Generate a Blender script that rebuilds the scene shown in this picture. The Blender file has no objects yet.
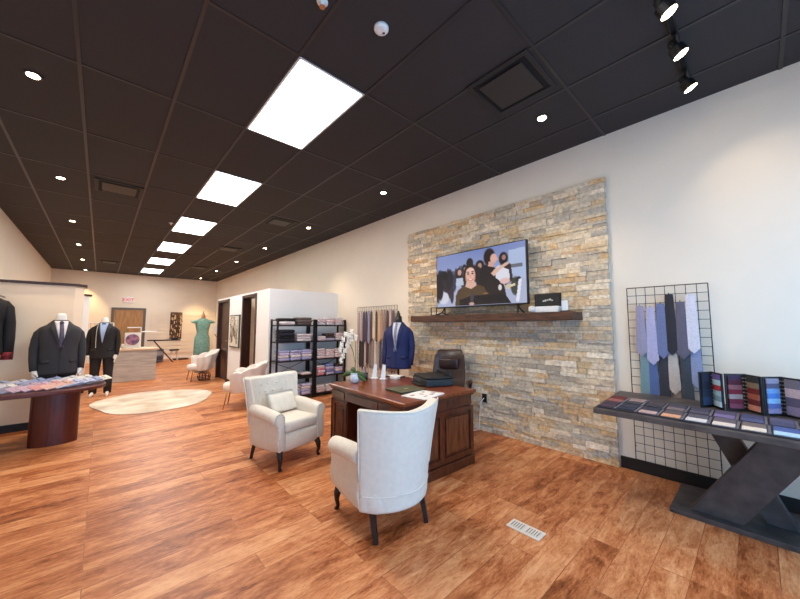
import bpy, bmesh, math, random
from mathutils import Vector, Matrix
random.seed(7)
PI = math.pi
C = bpy.context.scene.collection
SC = bpy.context.scene
CAMZ, CZ, WX, LX, BY, FY = 1.378, 3.40, 3.85, -1.38, 16.7, -1.4

# ------------------------------------------------------------------ materials
def lin(c):
    c = [v / 255.0 for v in c[:3]]
    return tuple(v / 12.92 if v <= 0.04045 else ((v + 0.055) / 1.055) ** 2.4 for v in c) + (1.0,)

_M = {}
def mat(name, rgb, rough=0.6, metal=0.0, var=0.0, scale=20.0, bump=0.0, bscale=200.0, stretch=(1, 1, 1), rgb2=None, sheen=0.0, coat=0.0, emit=0.0):
    if name in _M: return _M[name]
    m = bpy.data.materials.new(name); m.use_nodes = True
    nt = m.node_tree; b = nt.nodes['Principled BSDF']
    b.inputs['Base Color'].default_value = lin(rgb)
    b.inputs['Roughness'].default_value = rough
    b.inputs['Metallic'].default_value = metal
    b.inputs['Sheen Weight'].default_value = sheen
    b.inputs['Coat Weight'].default_value = coat
    if emit:
        b.inputs['Emission Color'].default_value = lin(rgb); b.inputs['Emission Strength'].default_value = emit
    tc = nt.nodes.new('ShaderNodeTexCoord'); mp = nt.nodes.new('ShaderNodeMapping')
    mp.inputs['Scale'].default_value = stretch
    nt.links.new(tc.outputs['Object'], mp.inputs['Vector'])
    if var or rgb2:
        n = nt.nodes.new('ShaderNodeTexNoise'); n.inputs['Scale'].default_value = scale; n.inputs['Detail'].default_value = 4
        nt.links.new(mp.outputs[0], n.inputs['Vector'])
        r = nt.nodes.new('ShaderNodeValToRGB')
        c1 = lin(rgb); c2 = lin(rgb2) if rgb2 else tuple(v * (1 - var) for v in c1[:3]) + (1,)
        r.color_ramp.elements[0].position = 0.35; r.color_ramp.elements[1].position = 0.65
        r.color_ramp.elements[0].color = c2; r.color_ramp.elements[1].color = c1
        nt.links.new(n.outputs['Fac'], r.inputs[0]); nt.links.new(r.outputs[0], b.inputs['Base Color'])
    if bump:
        n2 = nt.nodes.new('ShaderNodeTexNoise'); n2.inputs['Scale'].default_value = bscale; n2.inputs['Detail'].default_value = 3
        bp = nt.nodes.new('ShaderNodeBump'); bp.inputs['Strength'].default_value = bump; bp.inputs['Distance'].default_value = 0.004
        nt.links.new(mp.outputs[0], n2.inputs['Vector']); nt.links.new(n2.outputs['Fac'], bp.inputs['Height'])
        nt.links.new(bp.outputs[0], b.inputs['Normal'])
    _M[name] = m
    return m

def fab(rgb, name=None):
    return mat(name or 'fabric_%d_%d_%d' % tuple(rgb), rgb, 0.85, var=0.15, scale=60, bump=0.2, bscale=400)

def attr_mat(name, attr='col', rough=0.8, emit=0.0, noise=True, bump=0.4):
    m = bpy.data.materials.new(name); m.use_nodes = True
    nt = m.node_tree; b = nt.nodes['Principled BSDF']; b.inputs['Roughness'].default_value = rough
    a = nt.nodes.new('ShaderNodeAttribute'); a.attribute_name = attr
    out = a.outputs['Color']
    if noise:
        tc = nt.nodes.new('ShaderNodeTexCoord'); n = nt.nodes.new('ShaderNodeTexNoise'); n.inputs['Scale'].default_value = 26; n.inputs['Detail'].default_value = 10; n.inputs['Roughness'].default_value = .7
        nt.links.new(tc.outputs['Object'], n.inputs['Vector'])
        r = nt.nodes.new('ShaderNodeValToRGB'); r.color_ramp.elements[0].position = .3; r.color_ramp.elements[1].position = .7
        r.color_ramp.elements[0].color = (.56, .53, .50, 1); r.color_ramp.elements[1].color = (1.22, 1.19, 1.14, 1)
        nt.links.new(n.outputs['Fac'], r.inputs[0])
        mx = nt.nodes.new('ShaderNodeMix'); mx.data_type = 'RGBA'; mx.blend_type = 'MULTIPLY'; mx.inputs[0].default_value = 1
        nt.links.new(out, mx.inputs[6]); nt.links.new(r.outputs[0], mx.inputs[7]); out = mx.outputs[2]
        n2 = nt.nodes.new('ShaderNodeTexNoise'); n2.inputs['Scale'].default_value = 60; n2.inputs['Detail'].default_value = 6
        nt.links.new(tc.outputs['Object'], n2.inputs['Vector'])
        bp = nt.nodes.new('ShaderNodeBump'); bp.inputs['Strength'].default_value = bump; bp.inputs['Distance'].default_value = .01
        nt.links.new(n2.outputs['Fac'], bp.inputs['Height']); nt.links.new(bp.outputs[0], b.inputs['Normal'])
    if emit:
        b.inputs['Base Color'].default_value = (0.01, 0.01, 0.01, 1); nt.links.new(out, b.inputs['Emission Color']); b.inputs['Emission Strength'].default_value = emit
    else:
        nt.links.new(out, b.inputs['Base Color'])
    return m

# ------------------------------------------------------------------ mesh builder
class MB:
    def __init__(s): s.v = []; s.f = []
    def add(s, vs, fs):
        o = len(s.v); s.v += [tuple(p) for p in vs]; s.f += [tuple(o + i for i in f) for f in fs]; return s
    def box(s, c, d, rot=None):
        x, y, z = d[0] / 2, d[1] / 2, d[2] / 2
        vs = [Vector((sx * x, sy * y, sz * z)) for sx in (-1, 1) for sy in (-1, 1) for sz in (-1, 1)]
        if rot is not None: vs = [rot @ p for p in vs]
        c = Vector(c)
        return s.add([p + c for p in vs], [(0, 1, 3, 2), (4, 6, 7, 5), (0, 4, 5, 1), (2, 3, 7, 6), (0, 2, 6, 4), (1, 5, 7, 3)])
    def b6(s, x0, x1, y0, y1, z0, z1): return s.box(((x0 + x1) / 2, (y0 + y1) / 2, (z0 + z1) / 2), (x1 - x0, y1 - y0, z1 - z0))
    def loft(s, rings, cap=True, closed=True):
        n = len(rings[0]); vs = [p for r in rings for p in r]; fs = []
        for i in range(len(rings) - 1):
            for j in range(n if closed else n - 1):
                k = (j + 1) % n; fs.append((i * n + j, i * n + k, (i + 1) * n + k, (i + 1) * n + j))
        if cap:
            fs.append(tuple(reversed(range(n)))); fs.append(tuple((len(rings) - 1) * n + j for j in range(n)))
        return s.add(vs, fs)
    def tube(s, pts, r, n=10, flat=1.0, cap=True):
        pts = [Vector(p) for p in pts]; rs = r if isinstance(r, (list, tuple)) else [r] * len(pts)
        up = None; rings = []
        for i, p in enumerate(pts):
            a = pts[max(0, i - 1)]; b = pts[min(len(pts) - 1, i + 1)]; t = (b - a).normalized()
            if up is None: up = Vector((0, 0, 1)) if abs(t.z) < .9 else Vector((1, 0, 0))
            u = (up - t * up.dot(t)).normalized(); w = t.cross(u); up = u
            rings.append([p + (u * math.cos(2 * PI * k / n) + w * math.sin(2 * PI * k / n) * flat) * rs[i] for k in range(n)])
        return s.loft(rings, cap)
    def cyl(s, p0, p1, r0, r1=None, n=16): return s.tube([p0, p1], [r0, r0 if r1 is None else r1], n)
    def lathe(s, prof, c=(0, 0, 0), n=24, sx=1, sy=1):
        return s.loft([[(c[0] + r * sx * math.cos(2 * PI * k / n), c[1] + r * sy * math.sin(2 * PI * k / n), c[2] + z) for k in range(n)] for r, z in prof])
    def ell(s, c, r, n=12, m=8):
        return s.loft([[(c[0] + r[0] * math.sin(PI * (i + .02) / (m + .04)) * math.cos(2 * PI * k / n), c[1] + r[1] * math.sin(PI * (i + .02) / (m + .04)) * math.sin(2 * PI * k / n), c[2] - r[2] * math.cos(PI * i / m)) for k in range(n)] for i in range(m + 1)])
    def prism(s, poly, axis, a, b):
        """poly in the plane across axis, extruded from a to b"""
        def P(u, v, w): return {'x': (w, u, v), 'y': (u, w, v), 'z': (u, v, w)}[axis]
        return s.loft([[P(u, v, a) for u, v in poly], [P(u, v, b) for u, v in poly]])
    def grid(s, fn, nu, nv, thick=None):
        """surface fn(u,v) u,v in 0..1; thick = function giving second side"""
        a = [fn(i / nu, j / nv) for j in range(nv + 1) for i in range(nu + 1)]; W = nu + 1
        fs = [(j * W + i, j * W + i + 1, (j + 1) * W + i + 1, (j + 1) * W + i) for j in range(nv) for i in range(nu)]
        if thick is None: return s.add(a, fs)
        b = [thick(i / nu, j / nv) for j in range(nv + 1) for i in range(nu + 1)]; N = len(a)
        fs2 = [tuple(N + k for k in reversed(f)) for f in fs]
        bd = [i for i in range(W)] + [j * W + nu for j in range(1, nv + 1)] + [nv * W + i for i in range(nu - 1, -1, -1)] + [j * W for j in range(nv - 1, 0, -1)]
        side = [(bd[(k + 1) % len(bd)], bd[k], N + bd[k], N + bd[(k + 1) % len(bd)]) for k in range(len(bd))]
        return s.add(a + b, fs + fs2 + side)
    def obj(s, name, m, parent=None, bevel=0, smooth=False, seg=2, sub=0, solid=0, label=None):
        me = bpy.data.meshes.new(name); me.from_pydata(s.v, [], s.f)
        bm = bmesh.new(); bm.from_mesh(me); bmesh.ops.recalc_face_normals(bm, faces=bm.faces); bm.to_mesh(me); bm.free()
        o = bpy.data.objects.new(name, me); C.objects.link(o)
        if m is not None: me.materials.append(m)
        if smooth:
            for p in me.polygons: p.use_smooth = True
        if solid:
            d = o.modifiers.new('s', 'SOLIDIFY'); d.thickness = solid; d.offset = 0
        if bevel:
            d = o.modifiers.new('b', 'BEVEL'); d.width = bevel; d.segments = seg; d.limit_method = 'ANGLE'; d.angle_limit = .6
        if sub:
            d = o.modifiers.new('u', 'SUBSURF'); d.levels = sub; d.render_levels = sub
        if parent is not None: o.parent = parent
        if label: o['label'] = label
        return o

def bx(name, m, x0, x1, y0, y1, z0, z1, parent=None, bevel=0, seg=2, smooth=False, label=None):
    c = ((x0 + x1) / 2, (y0 + y1) / 2, (z0 + z1) / 2)
    return MB().b6(x0, x1, y0, y1, z0, z1).obj(name, m, parent, bevel, smooth, seg, label=label)

def tag(o, label, cat, group=None, kind=None):
    o['label'] = label; o['category'] = cat
    if group: o['group'] = group
    if kind: o['kind'] = kind
    return o
def struct(o):
    o['kind'] = 'structure'; return o
def thing(name, label, cat, loc=(0, 0, 0), rz=0, group=None):
    o = bpy.data.objects.new(name, None); C.objects.link(o); o.location = loc; o.rotation_euler = (0, 0, rz); o.empty_display_size = .1
    return tag(o, label, cat, group)
def dup(root, loc, rz=None, label=None, group=None):
    r = root.copy(); C.objects.link(r); r.location = loc
    if rz is not None: r.rotation_euler = (0, 0, rz)
    if label: r['label'] = label
    if group: r['group'] = group
    for ch in list(root.children):
        c = ch.copy(); C.objects.link(c); c.parent = r
        for g in list(ch.children):
            d = g.copy(); C.objects.link(d); d.parent = c
    return r
def rot(ax, a): return Matrix.Rotation(a, 3, ax)

# ------------------------------------------------------------------ shared materials
WALL = mat('wall_paint', (232, 221, 205), .75, var=.03, scale=3, bump=.05)
WALLW = mat('white_paint', (236, 234, 232), .7, var=.02, scale=3, bump=.05)
BLACK = mat('black_paint', (22, 21, 22), .5)
BMET = mat('black_metal', (20, 20, 22), .4, metal=.3)
DWOOD = mat('dark_door_wood', (62, 34, 24), .35, rgb2=(38, 20, 14), scale=6, stretch=(8, 8, 1))
DESKW = mat('desk_mahogany', (92, 44, 24), .28, rgb2=(58, 25, 14), scale=5, stretch=(10, 2, 2), coat=.3)
DESKTOP = mat('desk_top_wood', (138, 68, 32), .3, rgb2=(90, 42, 20), scale=4, stretch=(8, 1.2, 1), coat=.2)
CHERRY = mat('cherry_wood', (88, 30, 20), .38, rgb2=(72, 22, 15), scale=5, stretch=(6, 6, 1), coat=.15)
CREAM = mat('cream_linen', (222, 212, 198), .85, var=.06, scale=30, bump=.25, bscale=500)
WHITEF = mat('white_velvet', (232, 222, 212), .8, var=.05, scale=12, bump=.1, sheen=.3)
WHITEP = mat('white_plastic', (228, 226, 224), .45)
GOLD = mat('gold_metal', (176, 128, 72), .35, metal=.8)

# ------------------------------------------------------------------ floor
def floor_mat():
    m = bpy.data.materials.new('wood_plank_floor'); m.use_nodes = True
    nt = m.node_tree; N = nt.nodes; L = nt.links; b = N['Principled BSDF']
    tc = N.new('ShaderNodeTexCoord')
    br = N.new('ShaderNodeTexBrick'); br.offset = .37; br.offset_frequency = 3
    br.inputs['Scale'].default_value = 1; br.inputs['Brick Width'].default_value = 1.22; br.inputs['Row Height'].default_value = .165
    br.inputs['Mortar Size'].default_value = .0022; br.inputs['Mortar Smooth'].default_value = .3
    br.inputs['Color1'].default_value = (0, 0, 0, 1); br.inputs['Color2'].default_value = (1, 1, 1, 1); br.inputs['Mortar'].default_value = (.5, .5, .5, 1)
    L.new(tc.outputs['Object'], br.inputs['Vector'])
    sep = N.new('ShaderNodeSeparateXYZ'); L.new(tc.outputs['Object'], sep.inputs[0])
    # shift the grain from plank to plank
    mul = N.new('ShaderNodeMath'); mul.operation = 'MULTIPLY'; mul.inputs[1].default_value = 37; L.new(br.outputs['Color'], mul.inputs[0])
    cmb = N.new('ShaderNodeCombineXYZ'); L.new(sep.outputs[0], cmb.inputs[0]); L.new(sep.outputs[1], cmb.inputs[1]); L.new(mul.outputs[0], cmb.inputs[2])
    def noise(sc, stretch, det=6, dist=0):
        mp = N.new('ShaderNodeMapping'); mp.inputs['Scale'].default_value = stretch; L.new(cmb.outputs[0], mp.inputs['Vector'])
        n = N.new('ShaderNodeTexNoise'); n.inputs['Scale'].default_value = sc; n.inputs['Detail'].default_value = det; n.inputs['Distortion'].default_value = dist
        n.inputs['Roughness'].default_value = .62
        L.new(mp.outputs[0], n.inputs['Vector']); return n
    g1 = noise(4.2, (1, 3.4, 1), 10, .8); g2 = noise(24, (1, 4, 1), 7, .8); g3 = noise(1.6, (1, 2.2, 1), 4, .3)
    def mth(op, a, b_):
        k = N.new('ShaderNodeMath'); k.operation = op
        for i, q in enumerate((a, b_)):
            if isinstance(q, (int, float)): k.inputs[i].default_value = q
            else: L.new(q, k.inputs[i])
        return k.outputs[0]
    s = mth('ADD', mth('MULTIPLY', g1.outputs[0], .5), mth('MULTIPLY', g2.outputs[0], .28))
    s = mth('ADD', s, mth('MULTIPLY', g3.outputs[0], .32))
    s = mth('ADD', s, mth('MULTIPLY', br.outputs['Color'], .13))
    r = N.new('ShaderNodeValToRGB'); e = r.color_ramp.elements
    e[0].position = .43; e[0].color = lin((98, 46, 20)); e[1].position = .76; e[1].color = lin((220, 158, 110))
    for p, c in ((.50, (138, 74, 36)), (.57, (172, 100, 58)), (.65, (198, 129, 82))):
        k = e.new(p); k.color = lin(c)
    L.new(s, r.inputs[0])
    mx = N.new('ShaderNodeMix'); mx.data_type = 'RGBA'; mx.blend_type = 'MULTIPLY'
    L.new(mth('MULTIPLY', br.outputs['Fac'], .45), mx.inputs[0]); L.new(r.outputs[0], mx.inputs[6]); mx.inputs[7].default_value = (.2, .12, .08, 1)
    L.new(mx.outputs[2], b.inputs['Base Color'])
    b.inputs['Roughness'].default_value = .42; b.inputs['Specular IOR Level'].default_value = .28
    bp = N.new('ShaderNodeBump'); bp.inputs['Strength'].default_value = .25; bp.inputs['Distance'].default_value = .003
    L.new(g2.outputs[0], bp.inputs['Height']); L.new(bp.outputs[0], b.inputs['Normal'])
    return m
struct(bx('floor', floor_mat(), LX - .1, WX + .1, FY - .1, BY + .1, -.1, 0))

# ------------------------------------------------------------------ ceiling with its grid, lights and vents
TILE = mat('ceiling_tile', (46, 40, 40), .8, var=.1, scale=40, bump=.3, bscale=90)
TBAR = mat('ceiling_tee_bar', (50, 45, 45), .4, metal=.2)
struct(bx('ceiling', TILE, LX - .1, WX + .1, FY - .1, BY + .1, CZ, CZ + .1))
g = MB()
gx = [.99 + .61 * k for k in range(-3, 5)]
gy = [2.2 + 1.219 * k for k in range(-3, 12)]
for x in gx: g.b6(x - .012, x + .012, FY, BY, CZ - .006, CZ + .01)
for y in gy: g.b6(LX, WX, y - .012, y + .012, CZ - .0055, CZ + .01)
struct(g.obj('trim_1', TBAR))

struct(bx('wall_right', WALL, WX, WX + .1, FY - .1, BY + .1, 0, CZ))
struct(bx('wall_left', WALL, LX - .1, LX, FY - .1, BY + .1, 0, CZ))
struct(bx('wall_back', WALL, LX, WX, BY, BY + .1, 0, CZ))
fw = MB(); fw.b6(LX, WX, FY - .1, FY, 2.35, CZ); fw.b6(LX, WX, FY - .1, FY, 0, .12)
fw.b6(LX, LX + .12, FY - .1, FY, .12, 2.35); fw.b6(WX - .12, WX, FY - .1, FY, .12, 2.35)
struct(fw.obj('wall_front', WALL))
w = struct(bpy.data.objects.new('window_1', None)); C.objects.link(w)
f = MB()
for x in (-1.24, -.25, .75, 1.75, 2.75, 3.71): f.b6(x - .02, x + .02, FY - .07, FY - .03, .12, 2.35)
f.b6(-1.26, 3.73, FY - .07, FY - .03, .12, .16); f.b6(-1.26, 3.73, FY - .07, FY - .03, 2.31, 2.35)
f.obj('window_frame', BLACK, w)
GL = bpy.data.materials.new('clear_glass'); GL.use_nodes = True
nt = GL.node_tree; nt.nodes.clear(); o_ = nt.nodes.new('ShaderNodeOutputMaterial'); t_ = nt.nodes.new('ShaderNodeBsdfTransparent'); gl_ = nt.nodes.new('ShaderNodeBsdfGlossy'); mx_ = nt.nodes.new('ShaderNodeMixShader')
gl_.inputs['Roughness'].default_value = .02; mx_.inputs[0].default_value = .06
nt.links.new(t_.outputs[0], mx_.inputs[1]); nt.links.new(gl_.outputs[0], mx_.inputs[2]); nt.links.new(mx_.outputs[0], o_.inputs[0])
bx('glass', GL, -1.22, 3.69, FY - .052, FY - .048, .16, 2.31, w)

struct(bx('baseboard_right', BLACK, WX - .015, WX, FY, .985, 0, .11, bevel=.003))
struct(bx('baseboard_back', WALLW, 1.36, WX, BY - .015, BY, 0, .1))
# slatwall on the back wall
sl = MB()
zz = .25
while zz < 1.86:
    sl.b6(1.5, WX - .005, BY - .03, BY, zz, zz + .132); zz += .155
struct(sl.obj('wall_slat', WALL))

# back door, exit sign
d = struct(bpy.data.objects.new('door_1', None)); C.objects.link(d)
bx('door_leaf', mat('oak_door', (176, 132, 82), .45, rgb2=(150, 108, 62), scale=3, stretch=(8, 8, 1)), .36, 1.25, BY - .03, BY, 0, 2.0, d)
f = MB(); f.b6(.28, .36, BY - .06, BY, 0, 2.08); f.b6(1.25, 1.33, BY - .06, BY, 0, 2.08); f.b6(.36, 1.25, BY - .06, BY, 2.0, 2.08)
f.obj('door_frame', mat('grey_frame', (96, 90, 86), .5), d)
MB().cyl((1.17, BY - .09, 1.0), (1.05, BY - .09, 1.0), .012).cyl((1.17, BY - .09, 1.0), (1.17, BY - .03, 1.0), .012).obj('door_handle', mat('steel', (170, 170, 170), .3, metal=1), d)

ex = thing('exit_sign', 'white exit sign with red letters above the wooden back door', 'exit sign', (.76, BY, 2.39))
bx('housing', WHITEP, -.17, .17, -.05, 0, -.11, .11, ex, bevel=.008)
def text(body, size, m, parent, loc, rotm, ext=.002, align='CENTER', name='lettering', sx=1):
    cu = bpy.data.curves.new(name, 'FONT'); cu.body = body; cu.size = size; cu.extrude = ext; cu.align_x = align; cu.align_y = 'CENTER'
    to = bpy.data.objects.new('tmp', cu); C.objects.link(to)
    dg = bpy.context.evaluated_depsgraph_get(); me = bpy.data.meshes.new_from_object(to.evaluated_get(dg)); bpy.data.objects.remove(to)
    o = bpy.data.objects.new(name, me); C.objects.link(o); me.materials.clear(); me.materials.append(m); o.parent = parent
    o.location = loc; o.rotation_euler = rotm; o.scale = (sx, 1, 1); return o
text('EXIT', .17, mat('exit_red', (215, 30, 38), .5, emit=.3), ex, (0, -.053, 0), (PI / 2, 0, 0), .003)

# light panels
EMW = mat('light_diffuser', (255, 255, 255), .5, emit=7.0)
def area(name, loc, rotm, sx, sy, power, col, spread=None):
    l = bpy.data.lights.new(name, 'AREA'); l.shape = 'RECTANGLE'; l.size = sx; l.size_y = sy; l.energy = power; l.color = col
    if spread: l.spread = spread
    o = bpy.data.objects.new(name, l); C.objects.link(o); o.location = loc; o.rotation_euler = rotm; return o
names = ['nearest the camera, over the foreground floor', 'second nearest, before the armchairs', 'third along the row from the front', 'fourth along the row, above the cream rug', 'fifth along the row towards the back door', 'last in the row, nearest the back wall']
for i in range(6):
    y0 = 2.2 + 2.438 * i
    t = thing('ceiling_light_panel', 'white rectangular flat light panel in dark ceiling, ' + ['largest, nearest the front', 'second from the front', 'third from the front', 'fourth from the front', 'fifth from the front', 'smallest, nearest the back wall'][i], 'ceiling light', (1.295, y0 + .61, CZ), 0, 'light panels in a row')
    bx('diffuser', EMW, -.285, .285, -.59, .59, -.008, -.001, t)
    f = MB()
    for a in (-1, 1):
        f.b6(a * .293 - .008, a * .293 + .008, -.6, .6, -.011, -.001); f.b6(-.3, .3, a * .598 - .008, a * .598 + .008, -.011, -.001)
    f.obj('frame', WHITEP, t)
    area('panel_lamp', (1.295, y0 + .61, CZ - .02), (0, 0, 0), .56, 1.15, [28, 29, 32, 30, 26, 20][i], (1, .955, .88))
t = thing('ceiling_light_panel', 'white rectangular flat light panel overhead, directly above the viewer', 'ceiling light', (1.295, .372, CZ), 0, 'light panels in a row')
bx('diffuser', EMW, -.285, .285, -.59, .59, -.008, -.001, t)
area('panel_lamp', (1.295, .372, CZ - .02), (0, 0, 0), .56, 1.15, 9, (1, .955, .88))
# can lights
EMC = mat('can_lamp_glow', (255, 232, 196), .5, emit=30.0)
where_l = ['nearest the front', 'second from the front', 'third from the front', 'fourth from the front', 'fifth from the front', 'sixth', 'last']
def can(x, y, label, P=28, ang=96):
    t = thing('recessed_downlight', label, 'downlight', (x, y, CZ), 0, 'small recessed downlights')
    MB().lathe([(.055, -.001), (.055, -.009), (.04, -.012), (.04, -.001)], n=20).obj('trim_ring', mat('can_trim', (40, 36, 36), .4), t, smooth=True)
    MB().lathe([(.039, -.002), (.039, -.0135), (.02, -.014)], n=16).obj('bulb', EMC, t)
    if True:
        l = bpy.data.lights.new('can_lamp', 'SPOT'); l.energy = P; l.color = (1, .78, .52) if P < 100 else (1, .72, .36); l.spot_size = math.radians(ang); l.spot_blend = .7; l.shadow_soft_size = .04
        o = bpy.data.objects.new('can_lamp', l); C.objects.link(o); o.location = (x, y, CZ - .03)
for i in range(6):
    can(-.51, 3.83 + 2.485 * i, 'small warm recessed downlight in the row over the suit mannequins, ' + (where_l[i] if i < 5 else where_l[6]), [34, 84, 50, 46, 46, 170][i], 100 if i < 5 else 76)
for i in range(7):
    can(3.06, 1.30 + 2.42 * i + .12 * (i > 5), 'small warm recessed downlight in the row along the stone wall, ' + where_l[i], [42, 42, 46, 44, 40, 36, 190][i], 96 if i < 6 else 78)
# ceiling vents
VM = mat('vent_dark', (30, 27, 27), .6); VH = mat('vent_hole', (8, 7, 7), .8); VP = mat('vent_plate', (44, 38, 37), .5)
def vent(x, y, s, label, square=True):
    t = thing('ceiling_vent', label, 'air vent', (x, y, CZ), 0, 'black ceiling vents')
    f = MB()
    for a in (-1, 1):
        f.b6(a * s - .02, a * s + .02, -s - .02, s + .02, -.016, -.001); f.b6(-s, s, a * s - .02, a * s + .02, -.015, -.001)
    f.obj('frame', VM, t, bevel=.003)
    bx('throat', VH, -s + .02, s - .02, -s + .02, s - .02, -.004, -.001, t)
    bx('face_plate', VP, -s + .06, s - .06, -s + .06, s - .06, -.022, -.016, t, bevel=.003)
vent(2.45, 1.29, .25, 'big square black ceiling vent close to the stone wall')
vent(.10, 6.25, .25, 'square black ceiling vent above the grey suit mannequin')
vent(2.48, 6.2, .23, 'black ceiling vent over the white armchair and shelving')
vent(2.4, 9.3, .24, 'black ceiling vent above the dressing room doors')
vent(.1, 13.8, .22, 'far small ceiling vent near the back door')
vent(2.4, 13.0, .24, 'far small ceiling vent above the green dress')
sd = thing('smoke_detector', 'round white smoke detector on the black ceiling', 'smoke detector', (1.30, 1.61, CZ))
MB().lathe([(.05, -.001), (.05, -.014), (.042, -.024), (.02, -.028)], n=28).obj('housing', WHITEP, sd, smooth=True)
MB().lathe([(.009, -.024), (.009, -.029), (.004, -.0295)], (.022, .0, 0), 12).obj('sensor', BLACK, sd)
def sprinkler(x, y, label):
    t = thing('sprinkler', label, 'sprinkler', (x, y, CZ))
    MB().lathe([(.035, -.001), (.035, -.006), (.012, -.009), (.010, -.03)], n=18).obj('escutcheon', WHITEP, t, smooth=True)
    MB().lathe([(.018, -.036), (.018, -.039)], n=14).cyl((.007, 0, -.028), (.014, 0, -.037), .002, n=6).cyl((-.007, 0, -.028), (-.014, 0, -.037), .002, n=6).obj('deflector', mat('brass', (190, 150, 110), .3, metal=.9), t)
sprinkler(.915, 1.72, 'small sprinkler head beside the round smoke detector')
sprinkler(.918, 7.70, 'small sprinkler head beside the row of light panels')

# track lights
tr = thing('track_rail', 'black ceiling track carrying three spotlights', 'track', (2.9, .27, CZ))
bx('rail', BMET, -.62, .72, -.018, .018, -.03, -.001, tr, bevel=.003)
def head(x, label):
    t = thing('track_spotlight', label, 'spotlight', (x, .27, CZ - .03), 0, 'spotlights on the black track')
    d = Vector((.22, -.42, -.88)).normalized(); p = Vector((0, 0, -.1))
    MB().b6(-.03, .03, -.014, .014, -.02, 0).cyl((0, 0, -.02), (0, 0, -.07), .008).obj('stem', BMET, t)
    MB().tube([p - d * .055, p - d * .045, p - d * .01, p + d * .0, p + d * .06], [.018, .026, .03, .045, .05], 20).obj('lamp_head', BMET, t, smooth=False)
    MB().tube([p + d * .0605, p + d * .064], [.043, .038], 20).obj('bulb', mat('spot_glow', (255, 226, 180), .5, emit=25), t)
    l = bpy.data.lights.new('track_lamp', 'SPOT'); l.energy = 11; l.color = (1, .76, .50); l.spot_size = math.radians(100); l.spot_blend = .8; l.shadow_soft_size = .04
    o = bpy.data.objects.new('track_lamp', l); C.objects.link(o); o.location = Vector((x, .27, CZ - .03)) + p + d * .09
    o.rotation_euler = d.to_track_quat('-Z', 'Y').to_euler()
head(2.36, 'track spotlight farthest from the white wall'.replace('picture top', 'photo edge'))
head(2.80, 'black track spotlight, middle one of three, glowing warm')
head(3.27, 'black track spotlight nearest the white wall')

# ------------------------------------------------------------------ stone wall
STONE = attr_mat('stacked_ledge_stone', rough=.85, bump=.9)
pal = [(222, 196, 160), (216, 182, 134), (232, 216, 190), (196, 186, 170), (182, 174, 164), (238, 226, 206), (212, 170, 116), (172, 170, 168), (224, 208, 182), (204, 168, 130), (168, 160, 150), (240, 230, 214), (212, 200, 182)]
def stone_wall():
    y0, y1, z1 = .995, 3.955, 2.93
    s = MB(); cols = []
    z = 0.0; row = 0
    s.b6(WX - .03, WX - .001, y0 + .012, y1 - .012, 0, z1 - .005); cols += [lin((88, 80, 70))] * 6
    while z < z1 - .001:
        h = random.choice([.034, .042, .050, .058, .066]); h = min(h, z1 - z)
        if z1 - z - h < .02: h = z1 - z
        y = y0 + (random.uniform(-.012, .012)); last = y0
        y = last
        while y < y1 - .001:
            L_ = random.choice([.08, .12, .16, .2, .25, .3]) * random.uniform(.85, 1.15)
            e = min(y + L_, y1)
            if y1 - e < .05: e = y1
            a = y if y > y0 else y0 + random.uniform(-.008, .008)
            b = e if e < y1 else y1 + random.uniform(-.008, .008)
            dep = random.uniform(.038, .058); g_ = .0012
            x = WX - dep; t1, t2, t3, t4 = [random.uniform(-.006, .006) for _ in range(4)]
            vs = [(x + t1, a + g_, z + g_), (x + t2, b - g_, z + g_), (x + t3, b - g_, z + h - g_), (x + t4, a + g_, z + h - g_)]
            vb = [(WX - .02, p[1], p[2]) for p in vs]
            o = len(s.v); s.add(vs + vb, [(0, 1, 2, 3), (4, 7, 6, 5), (0, 4, 5, 1), (1, 5, 6, 2), (2, 6, 7, 3), (3, 7, 4, 0)])
            c = random.choice(pal); c = tuple(c[i] * .62 + (226, 210, 182)[i] * .38 for i in range(3)); c = lin(c); k = random.uniform(.88, 1.12); cols += [tuple(v * k for v in c[:3]) + (1,)] * 6
            y = e
        z += h
    o = s.obj('stone_accent_wall', STONE)
    at = o.data.color_attributes.new('col', 'FLOAT_COLOR', 'CORNER')
    i = 0
    for p, c in zip(o.data.polygons, cols):
        for li in p.loop_indices: at.data[li].color = c
    return o
st = stone_wall(); st.name = 'wall_stone'; struct(st)

# mantel
MANT = mat('mantel_wood', (96, 58, 38), .55, rgb2=(52, 30, 20), scale=5, stretch=(12, 1.2, 12), bump=.4, bscale=40)
ma = tag(bx('mantel_shelf', MANT, 3.51, 3.83, 1.262, 3.60, 1.437, 1.525, bevel=.006), 'dark rustic wooden mantel shelf on the stone wall below the television', 'mantel')

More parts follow.
